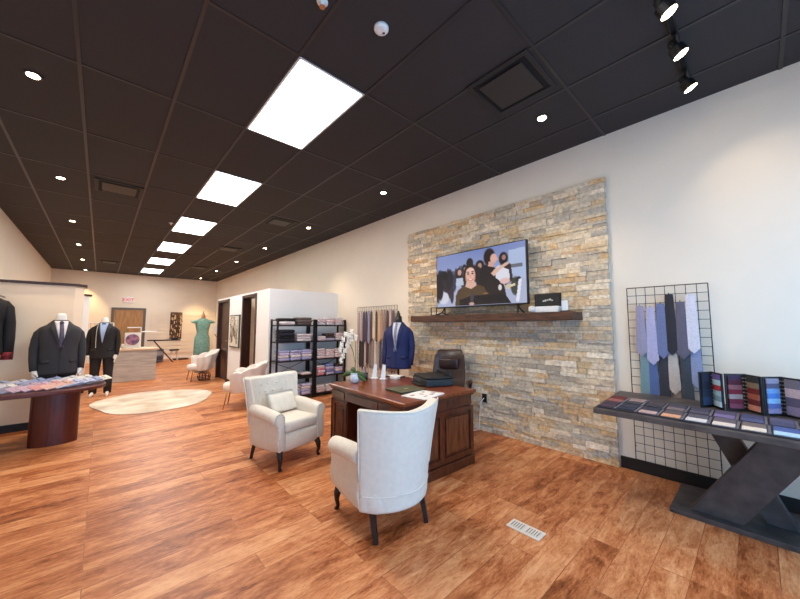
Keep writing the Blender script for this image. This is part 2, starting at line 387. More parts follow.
# television
def tv():
    W, H = 1.40, .77
    t = thing('television', 'large flat television showing a crowd with a smiling woman, standing on the mantel', 'television', (3.66, 2.485, 1.525))
    z0 = .105
    bx('casing', BLACK, -.012, .035, -W / 2, W / 2, z0, z0 + H, t, bevel=.005)
    nx, ny = 180, 100
    def mixc(a, b, k): return tuple(a[i] * (1 - k) + b[i] * k for i in range(3))
    shapes = []
    def E(cx, cy, rx, ry, col, soft=.12): shapes.append(('e', cx, cy, rx, ry, col, soft))
    def P(poly, col): shapes.append(('p', poly, col))
    P([(0, .34), (.62, .30), (.62, .6), (0, .62)], (92, 94, 124))
    # distant crowd and ground
    P([(0, .62), (1, .55), (1, 1), (0, 1)], (176, 184, 214))
    for k in range(46):
        random.seed(100 + k); E(random.uniform(0, .62), random.uniform(.34, .46), .018, random.uniform(.05, .12), random.choice([(60, 58, 74), (84, 88, 116), (40, 38, 50), (120, 122, 150)]))
    E(.05, .50, .05, .22, (38, 36, 46)); E(.13, .55, .05, .20, (46, 42, 52)); E(.17, .66, .03, .18, (60, 48, 50)); E(.08, .36, .035, .07, (30, 28, 36)); E(.02, .7, .03, .22, (40, 38, 46))
    E(.22, .56, .04, .17, (60, 60, 84)); E(.09, .83, .07, .12, (214, 216, 232))
    E(.17, .48, .05, .2, (34, 32, 42)); E(.11, .40, .03, .1, (26, 26, 34)); E(.04, .62, .05, .25, (30, 28, 38)); E(.20, .78, .025, .16, (52, 48, 62)); P([(.50, .42), (.60, .38), (.62, 1), (.50, 1)], (40, 34, 38))
    E(.36, .30, .03, .07, (40, 34, 42)); E(.365, .32, .014, .035, (190, 150, 138)); E(.60, .46, .05, .16, (30, 26, 32)); E(.345, .56, .03, .12, (52, 48, 60))
    # person behind between
    E(.295, .42, .045, .13, (42, 32, 34)); E(.30, .37, .024, .055, (206, 160, 146)); P([(.26, .48), (.34, .48), (.35, .62), (.25, .62)], (190, 200, 222))
    E(.54, .30, .05, .10, (36, 30, 34)); E(.54, .30, .022, .05, (186, 146, 130)); E(.50, .42, .06, .12, (36, 34, 40))
    # truck
    P([(.84, .12), (1, .10), (1, .62), (.84, .5)], (176, 192, 226)); P([(.83, .36), (.97, .36), (.97, .41), (.84, .42)], (110, 112, 122))
    # woman at top, profile
    P([(.55, .40), (.64, .30), (.74, .42), (.80, .75), (.82, 1), (.50, 1)], (34, 28, 32))
    E(.645, .17, .06, .15, (38, 26, 28)); E(.69, .21, .035, .085, (222, 176, 162)); P([(.72, .19), (.74, .24), (.72, .25)], (222, 176, 162)); P([(.64, .25), (.69, .27), (.69, .36), (.63, .33)], (214, 166, 150))
    E(.79, .24, .045, .11, (32, 24, 28)); E(.795, .22, .02, .045, (170, 124, 112)); P([(.76, .32), (.86, .34), (.88, .62), (.80, .7)], (50, 40, 46))
    P([(.70, .40), (.74, .34), (.84, .44), (.85, .58), (.78, .66), (.71, .55)], (224, 226, 238)); E(.80, .62, .05, .05, (228, 190, 186))
    P([(.66, .46), (.70, .40), (.83, .30), (.84, .34), (.74, .44), (.69, .52)], (226, 184, 166))
    E(.90, .72, .045, .15, (60, 66, 60)); E(.93, .62, .025, .05, (40, 36, 40)); P([(.84, .70), (.90, .67), (.90, .71), (.85, .73)], (232, 218, 180))
    P([(.93, .62), (.96, .6), (.93, .98), (.90, .98)], (232, 234, 244))
    E(.75, .72, .018, .05, (226, 222, 220)); E(.83, .72, .02, .045, (214, 196, 160))
    # woman in front
    E(.425, .22, .04, .09, (36, 26, 28)); E(.43, .44, .085, .20, (44, 30, 30))
    P([(.28, .70), (.36, .62), (.42, .66), (.50, .62), (.58, .68), (.62, .80), (.62, 1), (.24, 1), (.25, .80)], (84, 64, 44))
    P([(.385, .56), (.475, .56), (.50, .64), (.44, .70), (.37, .65)], (226, 180, 162))
    E(.43, .45, .058, .145, (232, 184, 166), .08); E(.43, .36, .045, .05, (238, 196, 180))
    E(.385, .50, .012, .06, (212, 158, 140), .5); E(.475, .50, .012, .06, (212, 158, 140), .5); E(.402, .475, .014, .025, (240, 186, 170), .6); E(.458, .475, .014, .025, (240, 186, 170), .6); E(.43, .575, .02, .02, (220, 168, 150), .6)
    E(.405, .42, .013, .012, (50, 34, 36)); E(.455, .42, .013, .012, (50, 34, 36)); E(.43, .47, .009, .022, (214, 160, 144)); E(.43, .53, .028, .018, (196, 84, 92)); E(.43, .526, .02, .008, (246, 240, 238))
    E(.403, .385, .017, .008, (80, 54, 50)); E(.457, .385, .017, .008, (80, 54, 50))
    P([(.30, .88), (.44, .82), (.80, .84), (.86, 1), (.30, 1)], (18, 16, 24)); E(.445, .86, .022, .09, (60, 58, 74)); E(.44, .97, .03, .03, (200, 160, 150)); E(.60, .80, .03, .01, (160, 120, 70))
    random.seed(9)
    def inside(poly, x, y):
        c = False; j = len(poly) - 1
        for i in range(len(poly)):
            if (poly[i][1] > y) != (poly[j][1] > y) and x < (poly[j][0] - poly[i][0]) * (y - poly[i][1]) / (poly[j][1] - poly[i][1]) + poly[i][0]: c = not c
            j = i
        return c
    def colr(u, v):
        c = mixc((118, 134, 190), (176, 186, 220), min(1, v * 1.6))
        for s in shapes:
            if s[0] == 'e':
                d = math.hypot((u - s[1]) / s[3], (v - s[2]) / s[4])
                if d < 1 + s[6]: c = mixc(c, s[5], max(0, min(1, (1 + s[6] - d) / (2 * s[6]))))
            elif inside(s[1], u, v): c = s[2]
        return c
    gm = MB().grid(lambda a, b: (-.0135, W / 2 - .012 - a * (W - .024), z0 + H - .012 - b * (H - .03)), nx, ny)
    o = gm.obj('screen', attr_mat('tv_picture', rough=.2, emit=.68, noise=False), t)
    at = o.data.color_attributes.new('col', 'FLOAT_COLOR', 'POINT')
    for j in range(ny + 1):
        for i in range(nx + 1):
            at.data[j * (nx + 1) + i].color = lin(colr(i / nx, j / ny))
    for s in (-1, 1):
        y = s * .56
        MB().tube([(0.01, y, .12), (-.02, y + .02 * s, .05), (-.09, y + .05 * s, .008)], .009, 8).tube([(0.01, y, .12), (.03, y + .02 * s, .05), (.07, y + .05 * s, .008)], .009, 8).obj('foot', BMET, t)
tv()
# small things on the mantel
fr = thing('wire_stand', 'small black open wire stand just beyond the television on the mantel', 'stand', (3.60, 3.20, 1.525), .2)
f = MB(); f.b6(-.006, .006, -.05, .05, 0, .01); f.b6(-.006, .006, -.05, .05, .11, .12); f.b6(-.006, .006, -.05, -.04, 0, .12); f.b6(-.006, .006, .04, .05, 0, .12); f.b6(-.0, .05, -.045, .045, 0, .006)
f.obj('wire_frame', BMET, fr)
sb = thing('soundbar_bracket', 'low black angled media bracket under the television corner', 'bracket', (3.57, 3.02, 1.525), .3)
MB().tube([(0, .1, .006), (0, .0, .035), (0, -.1, .006)], .008, 8).b6(-.012, .012, -.1, .1, 0, .008).obj('body', BMET, sb)
db = thing('display_box', 'open white presentation box with black lid lining on the mantel', 'box', (3.64, 1.575, 1.525), .08)
bx('base', WHITEP, -.07, .05, -.145, .145, 0, .065, db, bevel=.005)
bx('lid', BLACK, .05, .066, -.145, .145, .0, .215, db, bevel=.004)
bx('lining', BLACK, .042, .05, -.13, .13, .068, .205, db)
mk = MB()
for k, (a, b_) in enumerate([(-.05, .135), (-.03, .145), (-.005, .14), (.02, .135), (.04, .13)]): mk.ell((.040, a, b_), (.002, .012, .008 + .004 * (k % 2)), 8, 4)
mk.obj('emblem', mat('silver_print', (190, 188, 180), .4), db)
tag(MB().lathe([(.02, 0), (.036, .015), (.04, .04), (.034, .066), (.012, .075)], (3.56, 1.70, 1.525), 20).obj('round_ornament', mat('pearl', (216, 212, 204), .25), smooth=True), 'small round pearly ornament in front of the white box on the mantel', 'ornament')
cs = thing('card_holder', 'clear upright card holder with black foot beside the white box', 'card holder', (3.62, 1.37, 1.525))
bx('foot', BLACK, -.03, .03, -.04, .04, 0, .014, cs, bevel=.003); bx('card', mat('card_white', (222, 226, 232), .3), -.004, .004, -.032, .032, .014, .12, cs)

# ------------------------------------------------------------------ wall outlet and cords
ol = thing('wall_outlet', 'black wall outlet on the stone behind the desk', 'outlet', (WX - .062, 2.49, .43), 0)
bx('plate', BLACK, -.006, .0, -.035, .035, -.055, .055, ol, bevel=.003); bx('socket', BMET, -.012, -.006, -.018, .018, -.03, .03, ol)
tag(MB().tube([(WX - .075, 2.49, .43), (WX - .10, 2.52, .38), (WX - .085, 2.55, .22), (WX - .1, 2.56, .02), (WX - .2, 2.62, .006), (WX - .35, 2.75, .006)], .005, 6).obj('power_cord', WHITEP, smooth=True), 'thin white power cord hanging from the black outlet', 'cord')
cp = thing('floor_outlet_cover', 'pale double metal cover plate set in the wood floor', 'floor vent', (2.2, 1.145, 0), 0)
cp.rotation_euler = (0, 0, 0)
bx('plate', mat('aluminium', (214, 204, 190), .45, metal=.1), -.055, .055, -.115, .115, 0, .006, cp, bevel=.002)
for s in (-1, 1):
    bx('lid', mat('alu_lid', (206, 198, 186), .5, metal=.1), -.04, .04, s * .055 - .045, s * .055 + .045, .006, .009, cp, bevel=.002)
    sl_ = MB()
    for k in range(5): sl_.b6(-.03, .03, s * .055 - .034 + k * .017 - .002, s * .055 - .034 + k * .017 + .002, .009, .0105)
    sl_.obj('grille', mat('grille_grey', (120, 112, 104), .5), cp)

# ------------------------------------------------------------------ dressing room block at the wall
bf = MB(); bf.b6(2.35, WX, 6.25, 6.35, 0, 2.09); struct(bf.obj('wall_fitting_front', WALLW))
bs = MB(); bs.b6(2.35, 2.50, 6.35, 6.96, 0, 2.09); bs.b6(2.35, 2.50, 7.82, 8.88, 0, 2.09); bs.b6(2.35, 2.45, 9.88, 9.98, 0, 2.09)
bs.b6(2.35, 2.45, 6.96, 7.82, 2.02, 2.09); bs.b6(2.35, 2.45, 8.88, 9.88, 2.02, 2.09); bs.b6(2.45, WX, 9.88, 9.98, 0, 2.09); struct(bs.obj('wall_fitting_side', WALLW)); struct(bx('wall_fitting_inner', mat('partition_cream', (244, 222, 196), .75, var=.02, scale=3), 2.50, WX, 8.2, 8.3, 0, 2.09))
for n, (a, b_) in enumerate([(6.96, 7.82), (8.88, 9.88)]):
    d = struct(bpy.data.objects.new('door_%d' % (n + 2), None)); C.objects.link(d)
    f = MB(); f.b6(2.335, 2.515, a - .03, a + .035, 0, 2.05); f.b6(2.335, 2.515, b_ - .05, b_ + .03, 0, 2.05); f.b6(2.335, 2.515, a, b_, 1.99, 2.05)
    f.obj('door_frame', DWOOD, d)
    if n == 0:
        bx('door_leaf', DWOOD, 2.52, 3.30, a - .0, a + .04, .01, 1.98, d, bevel=.004)
    else:
        bx('door_leaf', DWOOD, 2.40, 2.44, a + .035, b_ - .05, .01, 1.98, d, bevel=.004)
        MB().cyl((2.40, a + .12, 1.0), (2.36, a + .12, 1.0), .01).cyl((2.36, a + .12, 1.0), (2.36, a + .24, 1.0), .01).obj('door_handle', mat('steel', (170, 170, 170), .3, metal=1), d)
struct(bx('baseboard_fitting', BLACK, 2.337, 2.35, 7.85, 8.85, 0, .09))
# artwork between the doors
aw = thing('framed_artwork', 'tall pale framed picture of dark branches between the two dark doorways', 'picture', (2.35, 8.30, 1.25))
bx('frame', mat('frame_green', (70, 78, 66), .5), -.035, -.001, -.36, .36, -.38, .38, aw, bevel=.004)
bx('canvas', mat('canvas_cream', (214, 206, 190), .8), -.04, -.035, -.33, .33, -.35, .35, aw)
random.seed(3); br_ = MB()
for k in range(12):
    y = -.28 + k * .05; z = random.uniform(-.33, -.1); pts = [(-.042, y, z)]
    for q in range(4): y += random.uniform(-.04, .05); z += random.uniform(.06, .16); pts.append((-.042, max(-.31, min(.31, y)), min(.33, z)))
    br_.tube(pts, [.009, .008, .006, .005, .003], 5)
    for q in range(4): p = random.choice(pts); br_.ell((-.042, max(-.3, min(.3, p[1] + random.uniform(-.05, .05))), min(.32, p[2] + .02)), (.003, .016, .02), 6, 4)
br_.obj('branches', mat('branch_brown', (110, 92, 74), .8), aw)

# ------------------------------------------------------------------ left partition
def block(x1, y0, y1, h, n):
    c = .09
    pol = [(LX, y0), (x1 - c, y0), (x1, y0 + c), (x1, y1), (LX, y1)]
    pol2 = [(LX, y0 - .03), (x1 - c + .015, y0 - .03), (x1 + .03, y0 + c - .015), (x1 + .03, y1 + .02), (LX, y1 + .02)]
    struct(MB().prism(pol, 'z', 0, h).obj('wall_partition' if n == 0 else 'wall_partition_far', mat('partition_cream', (244, 222, 196), .75, var=.02, scale=3) if n == 0 else WALLW))
    struct(MB().prism(pol2, 'z', h, h + .035).obj('trim_%d' % (n + 2), mat('cap_wood', (58, 38, 32), .4)))
    m = MB(); m.prism([(LX, y0), (LX, y0 - .012), (x1 - c + .005, y0 - .012), (x1 + .012, y0 + c - .005), (x1 + .012, y1), (x1, y1), (x1, y0 + c), (x1 - c, y0)], 'z', 0, .1); struct(m.obj('baseboard_partition' if n == 0 else 'baseboard_far', BLACK))
block(-.205, 6.62, 6.86, 1.945, 0)
block(-.195, 9.4, 9.65, 2.0, 1)

# ------------------------------------------------------------------ rug
rg = []
rc = (.83, 7.62)
for k in range(64):
    a = 2 * PI * k / 64; r = 1 + .05 * math.sin(3 * a + .6) + .03 * math.sin(5 * a)
    rg.append((rc[0] + .90 * math.cos(a) * r, rc[1] + 1.02 * math.sin(a) * r))
RUG = mat('cream_rug', (228, 214, 198), .95, rgb2=(190, 170, 148), scale=2.2, bump=.6, bscale=150)
tag(MB().prism(rg, 'z', .001, .014).obj('cream_rug', RUG, bevel=.005), 'large cream oval rug with soft brown mottling on the wood floor', 'rug')

# ------------------------------------------------------------------ armchairs
BWOOD = mat('black_wood', (26, 20, 20), .35)
def armchair(label, loc, rz, tuft):
    t = thing('armchair', label, 'armchair', loc, rz, 'pair of cream club armchairs')
    # seat base: rounded at the back
    n = 28; rings = []
    for z, k in ((.165, .93), (.18, .98), (.22, 1.0), (.30, 1.0), (.335, .97)):
        ring = []
        for i in range(n):
            a = 2 * PI * i / n; ca, sa = math.cos(a), math.sin(a); e = .42 if sa > 0 else .62
            ring.append((.285 * k * math.copysign(abs(ca) ** e, ca), .0 + (.285 if sa > 0 else .30) * k * math.copysign(abs(sa) ** e, sa), z))
        rings.append(ring)
    MB().loft(rings).obj('seat_base', CREAM, t, smooth=True)
    MB().b6(-.205, .205, -.2, .285, .335, .445).obj('seat_cushion', CREAM, t, bevel=.035, seg=5, smooth=True)
    # backrest
    def half(v): return .285 + .05 * v ** 1.5
    def outer(u, v):
        a = u * 2 - 1; z = .17 + .67 * v - .03 * (1 - abs(a)) * v ** 4
        return (a * half(v), -.325 - .075 * v ** 1.5 + .15 * abs(a) ** 2.2, z)
    def inner(u, v):
        a = u * 2 - 1; z = .17 + .67 * v - .03 * (1 - abs(a)) * v ** 4
        dent = 0
        if tuft and .5 < v < .95: dent = .010 * (math.cos(a * PI * 4.5) * math.cos(v * PI * 9)) ** 2
        return (a * (half(v) - .035), -.325 - .075 * v ** 1.5 + .15 * abs(a) ** 2.2 + .11 - .03 * v - dent, z)
    MB().grid(outer, 24, 20, inner).obj('backrest', CREAM, t, bevel=.022, seg=4, smooth=True)
    pip = [Vector(outer(u / 20, 1)) + Vector((0, .005, .0)) for u in range(21)]
    pl = [Vector(outer(0, v / 10)) for v in range(3, 11)] + pip[1:] + [Vector(outer(1, v / 10)) for v in range(9, 2, -1)]
    MB().tube(pl, .006, 6).obj('piping', CREAM, t, smooth=True)
    MB().tube([Vector(outer(u / 20, .16)) + Vector((0, -.001, 0)) for u in range(21)], .004, 6).obj('seam', CREAM, t, smooth=True)
    if tuft:
        b = MB()
        for r_, vz in enumerate((.62, .74, .86)):
            for k in range(5 - r_ % 2):
                u = .5 + (k - (4 - r_ % 2) / 2) * .17; p = inner(u, vz); b.ell((p[0], p[1] + .002, p[2]), (.011, .007, .011), 8, 5)
        b.obj('button', CREAM, t, smooth=True)
    for s in (-1, 1):
        rings = []
        for y, zt, k in ((-.17, .575, .9), (-.14, .58, 1), (-.03, .575, 1), (.12, .56, 1.02), (.235, .545, 1.08), (.262, .54, 1.0)):
            ring = []
            # mushroom section: inner side, scroll, outer side
            cx, cz, r = s * .265, zt - .062 * k, .06 * k
            prof = [(s * .205, .20), (s * .205, .40)]
            for q in range(13):
                a = PI * 1.02 - q * (PI * 1.35) / 12
                prof.append((cx + s * r * math.cos(a), cz + r * math.sin(a)))
            prof += [(s * .285, .36), (s * .295, .27), (s * .275, .18)]
            rings.append([(x, y + (.02 if z < .4 and y > .2 else 0), z) for x, z in prof])
        MB().loft(rings).obj('arm', CREAM, t, bevel=.006, seg=2, smooth=True)
        nh = MB()
        path = [(s * .215, .28, .2), (s * .215, .28, .34), (s * .22, .272, .42)] + [(s * .272 + s * .052 * math.cos(PI * 1.02 - q * PI * 1.3 / 9), .266, .475 + .058 * math.sin(PI * 1.02 - q * PI * 1.3 / 9)) for q in range(10)] + [(s * .275, .272, .4), (s * .285, .28, .3), (s * .27, .28, .2)]
        for i in range(len(path) - 1):
            p, q = Vector(path[i]), Vector(path[i + 1]); m_ = max(1, int((q - p).length / .02))
            for k in range(m_): c = p.lerp(q, k / m_); nh.ell((c.x, c.y + .002, c.z), (.0055, .004, .0055), 6, 4)
        nh.obj('nailhead_trim', mat('nickel', (170, 165, 160), .3, metal=.9), t, smooth=True)
        MB().tube([(s * .235, .225, .18), (s * .245, .25, .12), (s * .245, .256, .07), (s * .24, .243, .03), (s * .244, .26, 0)], [.032, .027, .018, .014, .02], 10).obj('leg', BWOOD, t, smooth=True)
        MB().tube([(s * .20, -.21, .18), (s * .205, -.235, .09), (s * .205, -.265, 0)], [.028, .023, .02], 4).obj('leg', BWOOD, t)
    return t
armchair('cream club armchair seen from behind with its back towards the viewer, facing the desk', (1.60, 1.945, 0), math.radians(-8), False)
armchair('cream buttoned club armchair holding a lumbar pillow, turned to show its seat', (1.50, 3.45, 0), math.radians(-165), True)
PILM = mat('pillow_linen', (232, 222, 206), .9, var=.1, scale=14, bump=.3)
pw = thing('throw_pillow', 'cream patterned lumbar pillow resting on the buttoned armchair', 'pillow', (1.525, 3.55, .447), math.radians(-165))
def pil(u, v, s):
    a, b_ = u * 2 - 1, v * 2 - 1; th = .055 * (max(0, 1 - a ** 4) ** .5) * (max(0, 1 - b_ ** 4) ** .5)
    return (a * .17, -.03 - b_ * .05 + s * th, .105 + b_ * .10)
MB().grid(lambda u, v: pil(u, v, 1), 14, 10, lambda u, v: pil(u, v, -1)).obj('cushion', PILM, pw, smooth=True)

# ------------------------------------------------------------------ shell chairs
def shell_chair(label, loc, rz):
    t = thing('shell_chair', label, 'tub chair', loc, rz, 'cream scalloped shell chairs')   # faces +y
    A0 = 118
    def surf(u, v, th):
        a = math.radians(-A0 + 2 * A0 * u); h = math.cos(a * .62)
        sc = abs(math.sin(u * PI * 7)); r0 = .27 + .05 * v + .04 * v * max(0, math.cos(a)) - .05 * max(0, .5 - v) - th * .07 + (.026 * sc if th == 0 else 0.004 * sc)
        top = .56 + .17 * max(0, h) ** 3 + .035 * sc
        z = .26 + (top - .26) * v
        return (r0 * 1.08 * math.sin(a), -r0 * math.cos(a) - .10 * v * max(0, math.cos(a)) * .6, z)
    MB().grid(lambda u, v: surf(u, v, 0), 70, 8, lambda u, v: surf(u, v, 1)).obj('backrest', WHITEF, t, smooth=True, bevel=.012, seg=2)
    MB().lathe([(.18, .255), (.235, .27), (.25, .32), (.25, .38), (.22, .405), (.1, .415)], (0, .03, 0), 28).obj('seat', WHITEF, t, smooth=True)
    for sx in (-1, 1):
        for sy in (-1, 1):
            MB().cyl((sx * .17, sy * .16 + .02, .30), (sx * .22, sy * .21 + .02, 0), .014, .009, 10).obj('leg', GOLD, t, smooth=True)
    return t
s1 = shell_chair('cream scalloped shell chair by the farther dark doorway, near the green dress', (1.93, 9.70, 0), math.radians(92))
s2 = dup(s1, (1.86, 6.13, 0), math.radians(66), 'cream scalloped shell chair behind the buttoned armchair')
wb = thing('wire_basket', 'low dark round wire basket on the floor beneath the far shell chair', 'basket', (2.02, 9.62, 0))
k_ = MB()
for z, r in ((.01, .12), (.09, .15), (.17, .13)): k_.tube([(r * math.cos(2 * PI * i / 20), r * math.sin(2 * PI * i / 20), z) for i in range(21)], .008, 6)
for i in range(12):
    a = 2 * PI * i / 12; k_.tube([(.12 * math.cos(a), .12 * math.sin(a), .01), (.15 * math.cos(a), .15 * math.sin(a), .09), (.13 * math.cos(a), .13 * math.sin(a), .17)], .006, 5)
k_.obj('wire_body', BMET, wb)

# ------------------------------------------------------------------ desk
def desk():
    t = thing('executive_desk', 'large dark mahogany pedestal desk in front of the stone wall', 'desk', (2.41, 2.655, 0), math.radians(-2))
    X, Y = .49, .65; H = .73
    bx('desktop', DESKTOP, -X, X, -Y, Y, H - .03, H, t, bevel=.008, seg=3)
    bx('moulding', DESKW, -X + .015, X - .015, -Y + .015, Y - .015, H - .05, H - .03, t, bevel=.006)
    bx('apron', DESKW, -X + .035, X - .035, -Y + .035, Y - .035, H - .15, H - .05, t, bevel=.004)
    for s in (-1, 1):
        y0, y1 = (-Y + .04, -Y + .44) if s < 0 else (Y - .34, Y - .04)
        p = bx('pedestal', DESKW, -X + .04, X - .04, y0, y1, .09, H - .15, t, bevel=.004)
        bx('plinth', DESKW, -X + .015, X - .015, y0 - .025, y1 + .02, 0, .09, t, bevel=.008, seg=3)
        # panels to the visitor side
        f = MB(); xx = -X + .034
        f.b6(xx - .006, xx + .01, y0 + .005, y0 + .05, .11, H - .17); f.b6(xx - .006, xx + .01, y1 - .05, y1 - .005, .11, H - .17)
        f.b6(xx - .006, xx + .01, y0 + .05, y1 - .05, H - .21, H - .17); f.b6(xx - .006, xx + .01, y0 + .05, y1 - .05, .11, .16)
        f.obj('panel_frame', DESKW, p, bevel=.003)
        bx('raised_panel', DESKW, xx - .002, xx + .01, y0 + .075, y1 - .075, .19, H - .24, p, bevel=.006)
        # end panels
        ye = s * (Y - .034)
        e = MB()
        for a, b_ in ((-.47, -.42), (-.03, .03), (.42, .47)): e.b6(a, b_, min(ye, ye + s * .008), max(ye, ye + s * .008), .11, H - .16)
        e.b6(-.47, .47, min(ye, ye + s * .0078), max(ye, ye + s * .0078), H - .20, H - .155); e.b6(-.47, .47, min(ye, ye + s * .0078), max(ye, ye + s * .0078), .1, .15)
        e.obj('panel_frame', DESKW, p, bevel=.003)
        for a, b_ in ((-.39, -.06), (.06, .39)):
            bx('raised_panel', mat('panel_wood', (112, 60, 30), .35, rgb2=(74, 36, 18), scale=5, stretch=(8, 8, 1), coat=.2), a, b_, min(ye, ye + s * .006), max(ye, ye + s * .006), .18, H - .23, p, bevel=.005)
    bx('modesty_panel', DESKW, .1, .12, -Y + .44, Y - .34, .2, H - .15, t)
    # drawers on the visitor apron
    for a, b_ in ((-.63, -.27), (-.24, .33), (.36, .63)):
        bx('drawer_front', DESKW, -X + .026, -X + .036, a, b_, H - .138, H - .062, t, bevel=.004)
desk()
DZ = .731
# folder and magazine
fo = thing('leather_folder', 'dark green document folder lying on the desk', 'folder', (2.30, 2.43, DZ), math.radians(-6))
bx('cover', mat('green_leather', (84, 82, 58), .45), -.16, .16, -.14, .14, .014, .018, fo, bevel=.002); bx('cover', mat('green_leather', (84, 82, 58), .45), -.16, .16, -.14, .14, 0, .004, fo, bevel=.002)
bx('pages', mat('black_pages', (38, 36, 34), .7), -.155, .155, -.135, .135, .004, .014, fo)
bx('emblem', mat('gold_stamp', (170, 160, 110), .4), -.02, .03, -.012, .012, .018, .0185, fo)
mg = thing('open_magazine', 'white printed magazine lying beside the green folder', 'magazine', (2.26, 2.15, DZ), math.radians(10))
bx('pages', mat('paper', (226, 222, 218), .6), -.17, .17, -.13, .13, 0, .008, mg, bevel=.002)
pr = MB(); pm = [(-.10, .05, .05, .03), (.0, .02, .03, .05), (.09, .06, .04, .03), (-.05, -.06, .05, .02), (.06, -.06, .06, .03), (.13, -.03, .02, .05)]
for x, y, a, b_ in pm: pr.b6(x - a / 2, x + a / 2, y - b_ / 2, y + b_ / 2, .0081, .0088)
pr.obj('printed_pictures', mat('print_mix', (180, 120, 110), .6, rgb2=(110, 120, 130), scale=30), mg)
# printer
pt = thing('printer', 'low black printer on the desk in front of the leather chair', 'printer', (2.78, 2.50, DZ), math.radians(-24))
PB = mat('printer_black', (12, 12, 13), .5)
bx('body', PB, -.16, .16, -.2, .2, .0, .075, pt, bevel=.01, seg=3); bx('lid', PB, -.15, .16, -.19, .19, .078, .10, pt, bevel=.008)
bx('control_panel', mat('panel_grey', (64, 70, 76), .3), -.166, -.158, -.05, .15, .035, .065, pt); bx('paper_tray', PB, -.21, -.155, -.13, .13, .008, .02, pt, bevel=.003)
bx('rear_feeder', PB, .12, .15, -.16, .16, .1, .14, pt, bevel=.004)
# orchid
orc = thing('potted_orchid', 'white orchid in a pale ceramic pot on the desk corner', 'orchid', (2.17, 3.14, DZ))
MB().lathe([(.035, 0), (.055, .02), (.06, .055), (.05, .09), (.042, .10), (.05, .108), (.044, .112), (.03, .10)], n=24).obj('pot', mat('pale_ceramic', (206, 214, 226), .2, coat=.4), orc, smooth=True)
MB().lathe([(.04, .1), (.03, .105)], n=14).obj('soil', mat('soil', (56, 44, 34), .9), orc)
GRN = mat('orchid_leaf', (64, 96, 44), .4, var=.3, scale=10)
for a, L_, up in ((2.2, .15, .0), (-1.0, .15, -.03), (5.4, .12, .0), (1.4, .09, .03)):
    pts = [(math.cos(a) * L_ * k / 5, math.sin(a) * L_ * k / 5, .11 + up * math.sin(k / 5 * 2.2) * 1.6 - .05 * (k / 5) ** 3) for k in range(6)]
    MB().tube(pts, [.012, .024, .028, .026, .018, .004], 8, flat=1).obj('leaf', GRN, orc, smooth=True)
stem1 = [(0, 0, .1), (.0, -.02, .28), (-.01, -.02, .46), (-.02, .02, .56), (-.05, .07, .57), (-.08, .12, .52), (-.09, .14, .44)]
stem2 = [(.01, .01, .1), (.02, .02, .22), (.0, .04, .36), (-.02, .08, .44), (-.04, .12, .42), (-.05, .15, .32)]
for st_ in (stem1, stem2): MB().tube(st_, [.004] * len(st_), 6).obj('flower_stem', mat('stem_green', (96, 110, 60), .5), orc, smooth=True)
PET = mat('orchid_petal', (238, 236, 226), .6); random.seed(5)
bl = [(-.01, -.02, .47), (-.03, .03, .53), (-.05, .06, .49), (-.07, .1, .50), (-.08, .13, .44), (-.09, .15, .38), (-.10, .16, .32), (-.03, .08, .42), (-.04, .11, .37), (-.05, .14, .31), (-.06, .16, .25), (-.08, .17, .20), (-.02, .05, .45)]
for c in bl:
    b = MB()
    for k in range(5):
        a = 2 * PI * k / 5 + random.uniform(-.2, .2); dy, dz = math.cos(a), math.sin(a)
        m_ = Matrix.Rotation(a, 3, 'X'); q = MB().ell((0, .022, 0), (.004, .021, .015), 8, 5)
        vs = [m_ @ Vector(p) + Vector(c) + Vector((-.01 + .25 * abs((m_ @ Vector(p)).y), 0, 0)) for p in q.v]
        b.add(vs, q.f)
    b.ell((c[0] - .016, c[1], c[2]), (.008, .007, .008), 6, 4); b.v = [(p[0], p[1] - .01, p[2] + .045) for p in b.v]
    b.obj('blossom', PET, orc, smooth=True)
# pen cup, card stands, small box, glass
pc = thing('pen_cup', 'dark pen cup behind the orchid pot on the desk', 'pen holder', (2.36, 3.20, DZ))
MB().lathe([(.035, 0), (.038, .09), (.034, .09), (.03, .01)], n=18).obj('cup', mat('dark_cup', (46, 40, 40), .4), pc, smooth=True)
for k in range(4): MB().cyl((.01 * (k - 1.5), .008 * (k % 2), .012), (.022 * (k - 1.5), .02 * (k % 2), .15), .004, n=6).obj('pen', [BLACK, WHITEP, mat('pen_blue', (50, 60, 120), .4), mat('pen_gold', (170, 140, 90), .4)][k], pc)
for k, (x, y) in enumerate([(2.52, 3.22), (2.56, 3.10)]):
    c = thing('card_stand', ['clear easel card stand with white foot nearest the orchid', 'clear easel card stand beside the small white box'][k], 'card stand', (x, y, DZ), .3, 'card stands on the desk')
    bx('foot', WHITEP, -.035, .035, -.04, .04, 0, .012, c, bevel=.003)
    MB().add([(-.01, -.035, .012), (-.01, .035, .012), (.02, .02, .17), (.02, -.02, .17), (-.004, -.035, .012), (-.004, .035, .012), (.026, .02, .17), (.026, -.02, .17)], [(0, 1, 2, 3), (4, 7, 6, 5), (0, 4, 5, 1), (1, 5, 6, 2), (2, 6, 7, 3), (3, 7, 4, 0)]).obj('panel', mat('card_white', (222, 226, 232), .3), c)
cb = thing('card_box', 'small white business card box on the far side of the desk', 'box', (2.68, 3.02, DZ), .2)
bx('box', WHITEP, -.04, .04, -.05, .05, 0, .03, cb, bevel=.004); bx('card', mat('paper', (226, 222, 218), .6), -.032, .032, -.042, .042, .03, .036, cb)
sc_ = thing('dark_tray', 'flat dark tray with papers between orchid and folder'.replace('between orchid and folder', 'at the back of the desk'), 'tray', (2.80, 3.15, DZ), 0)
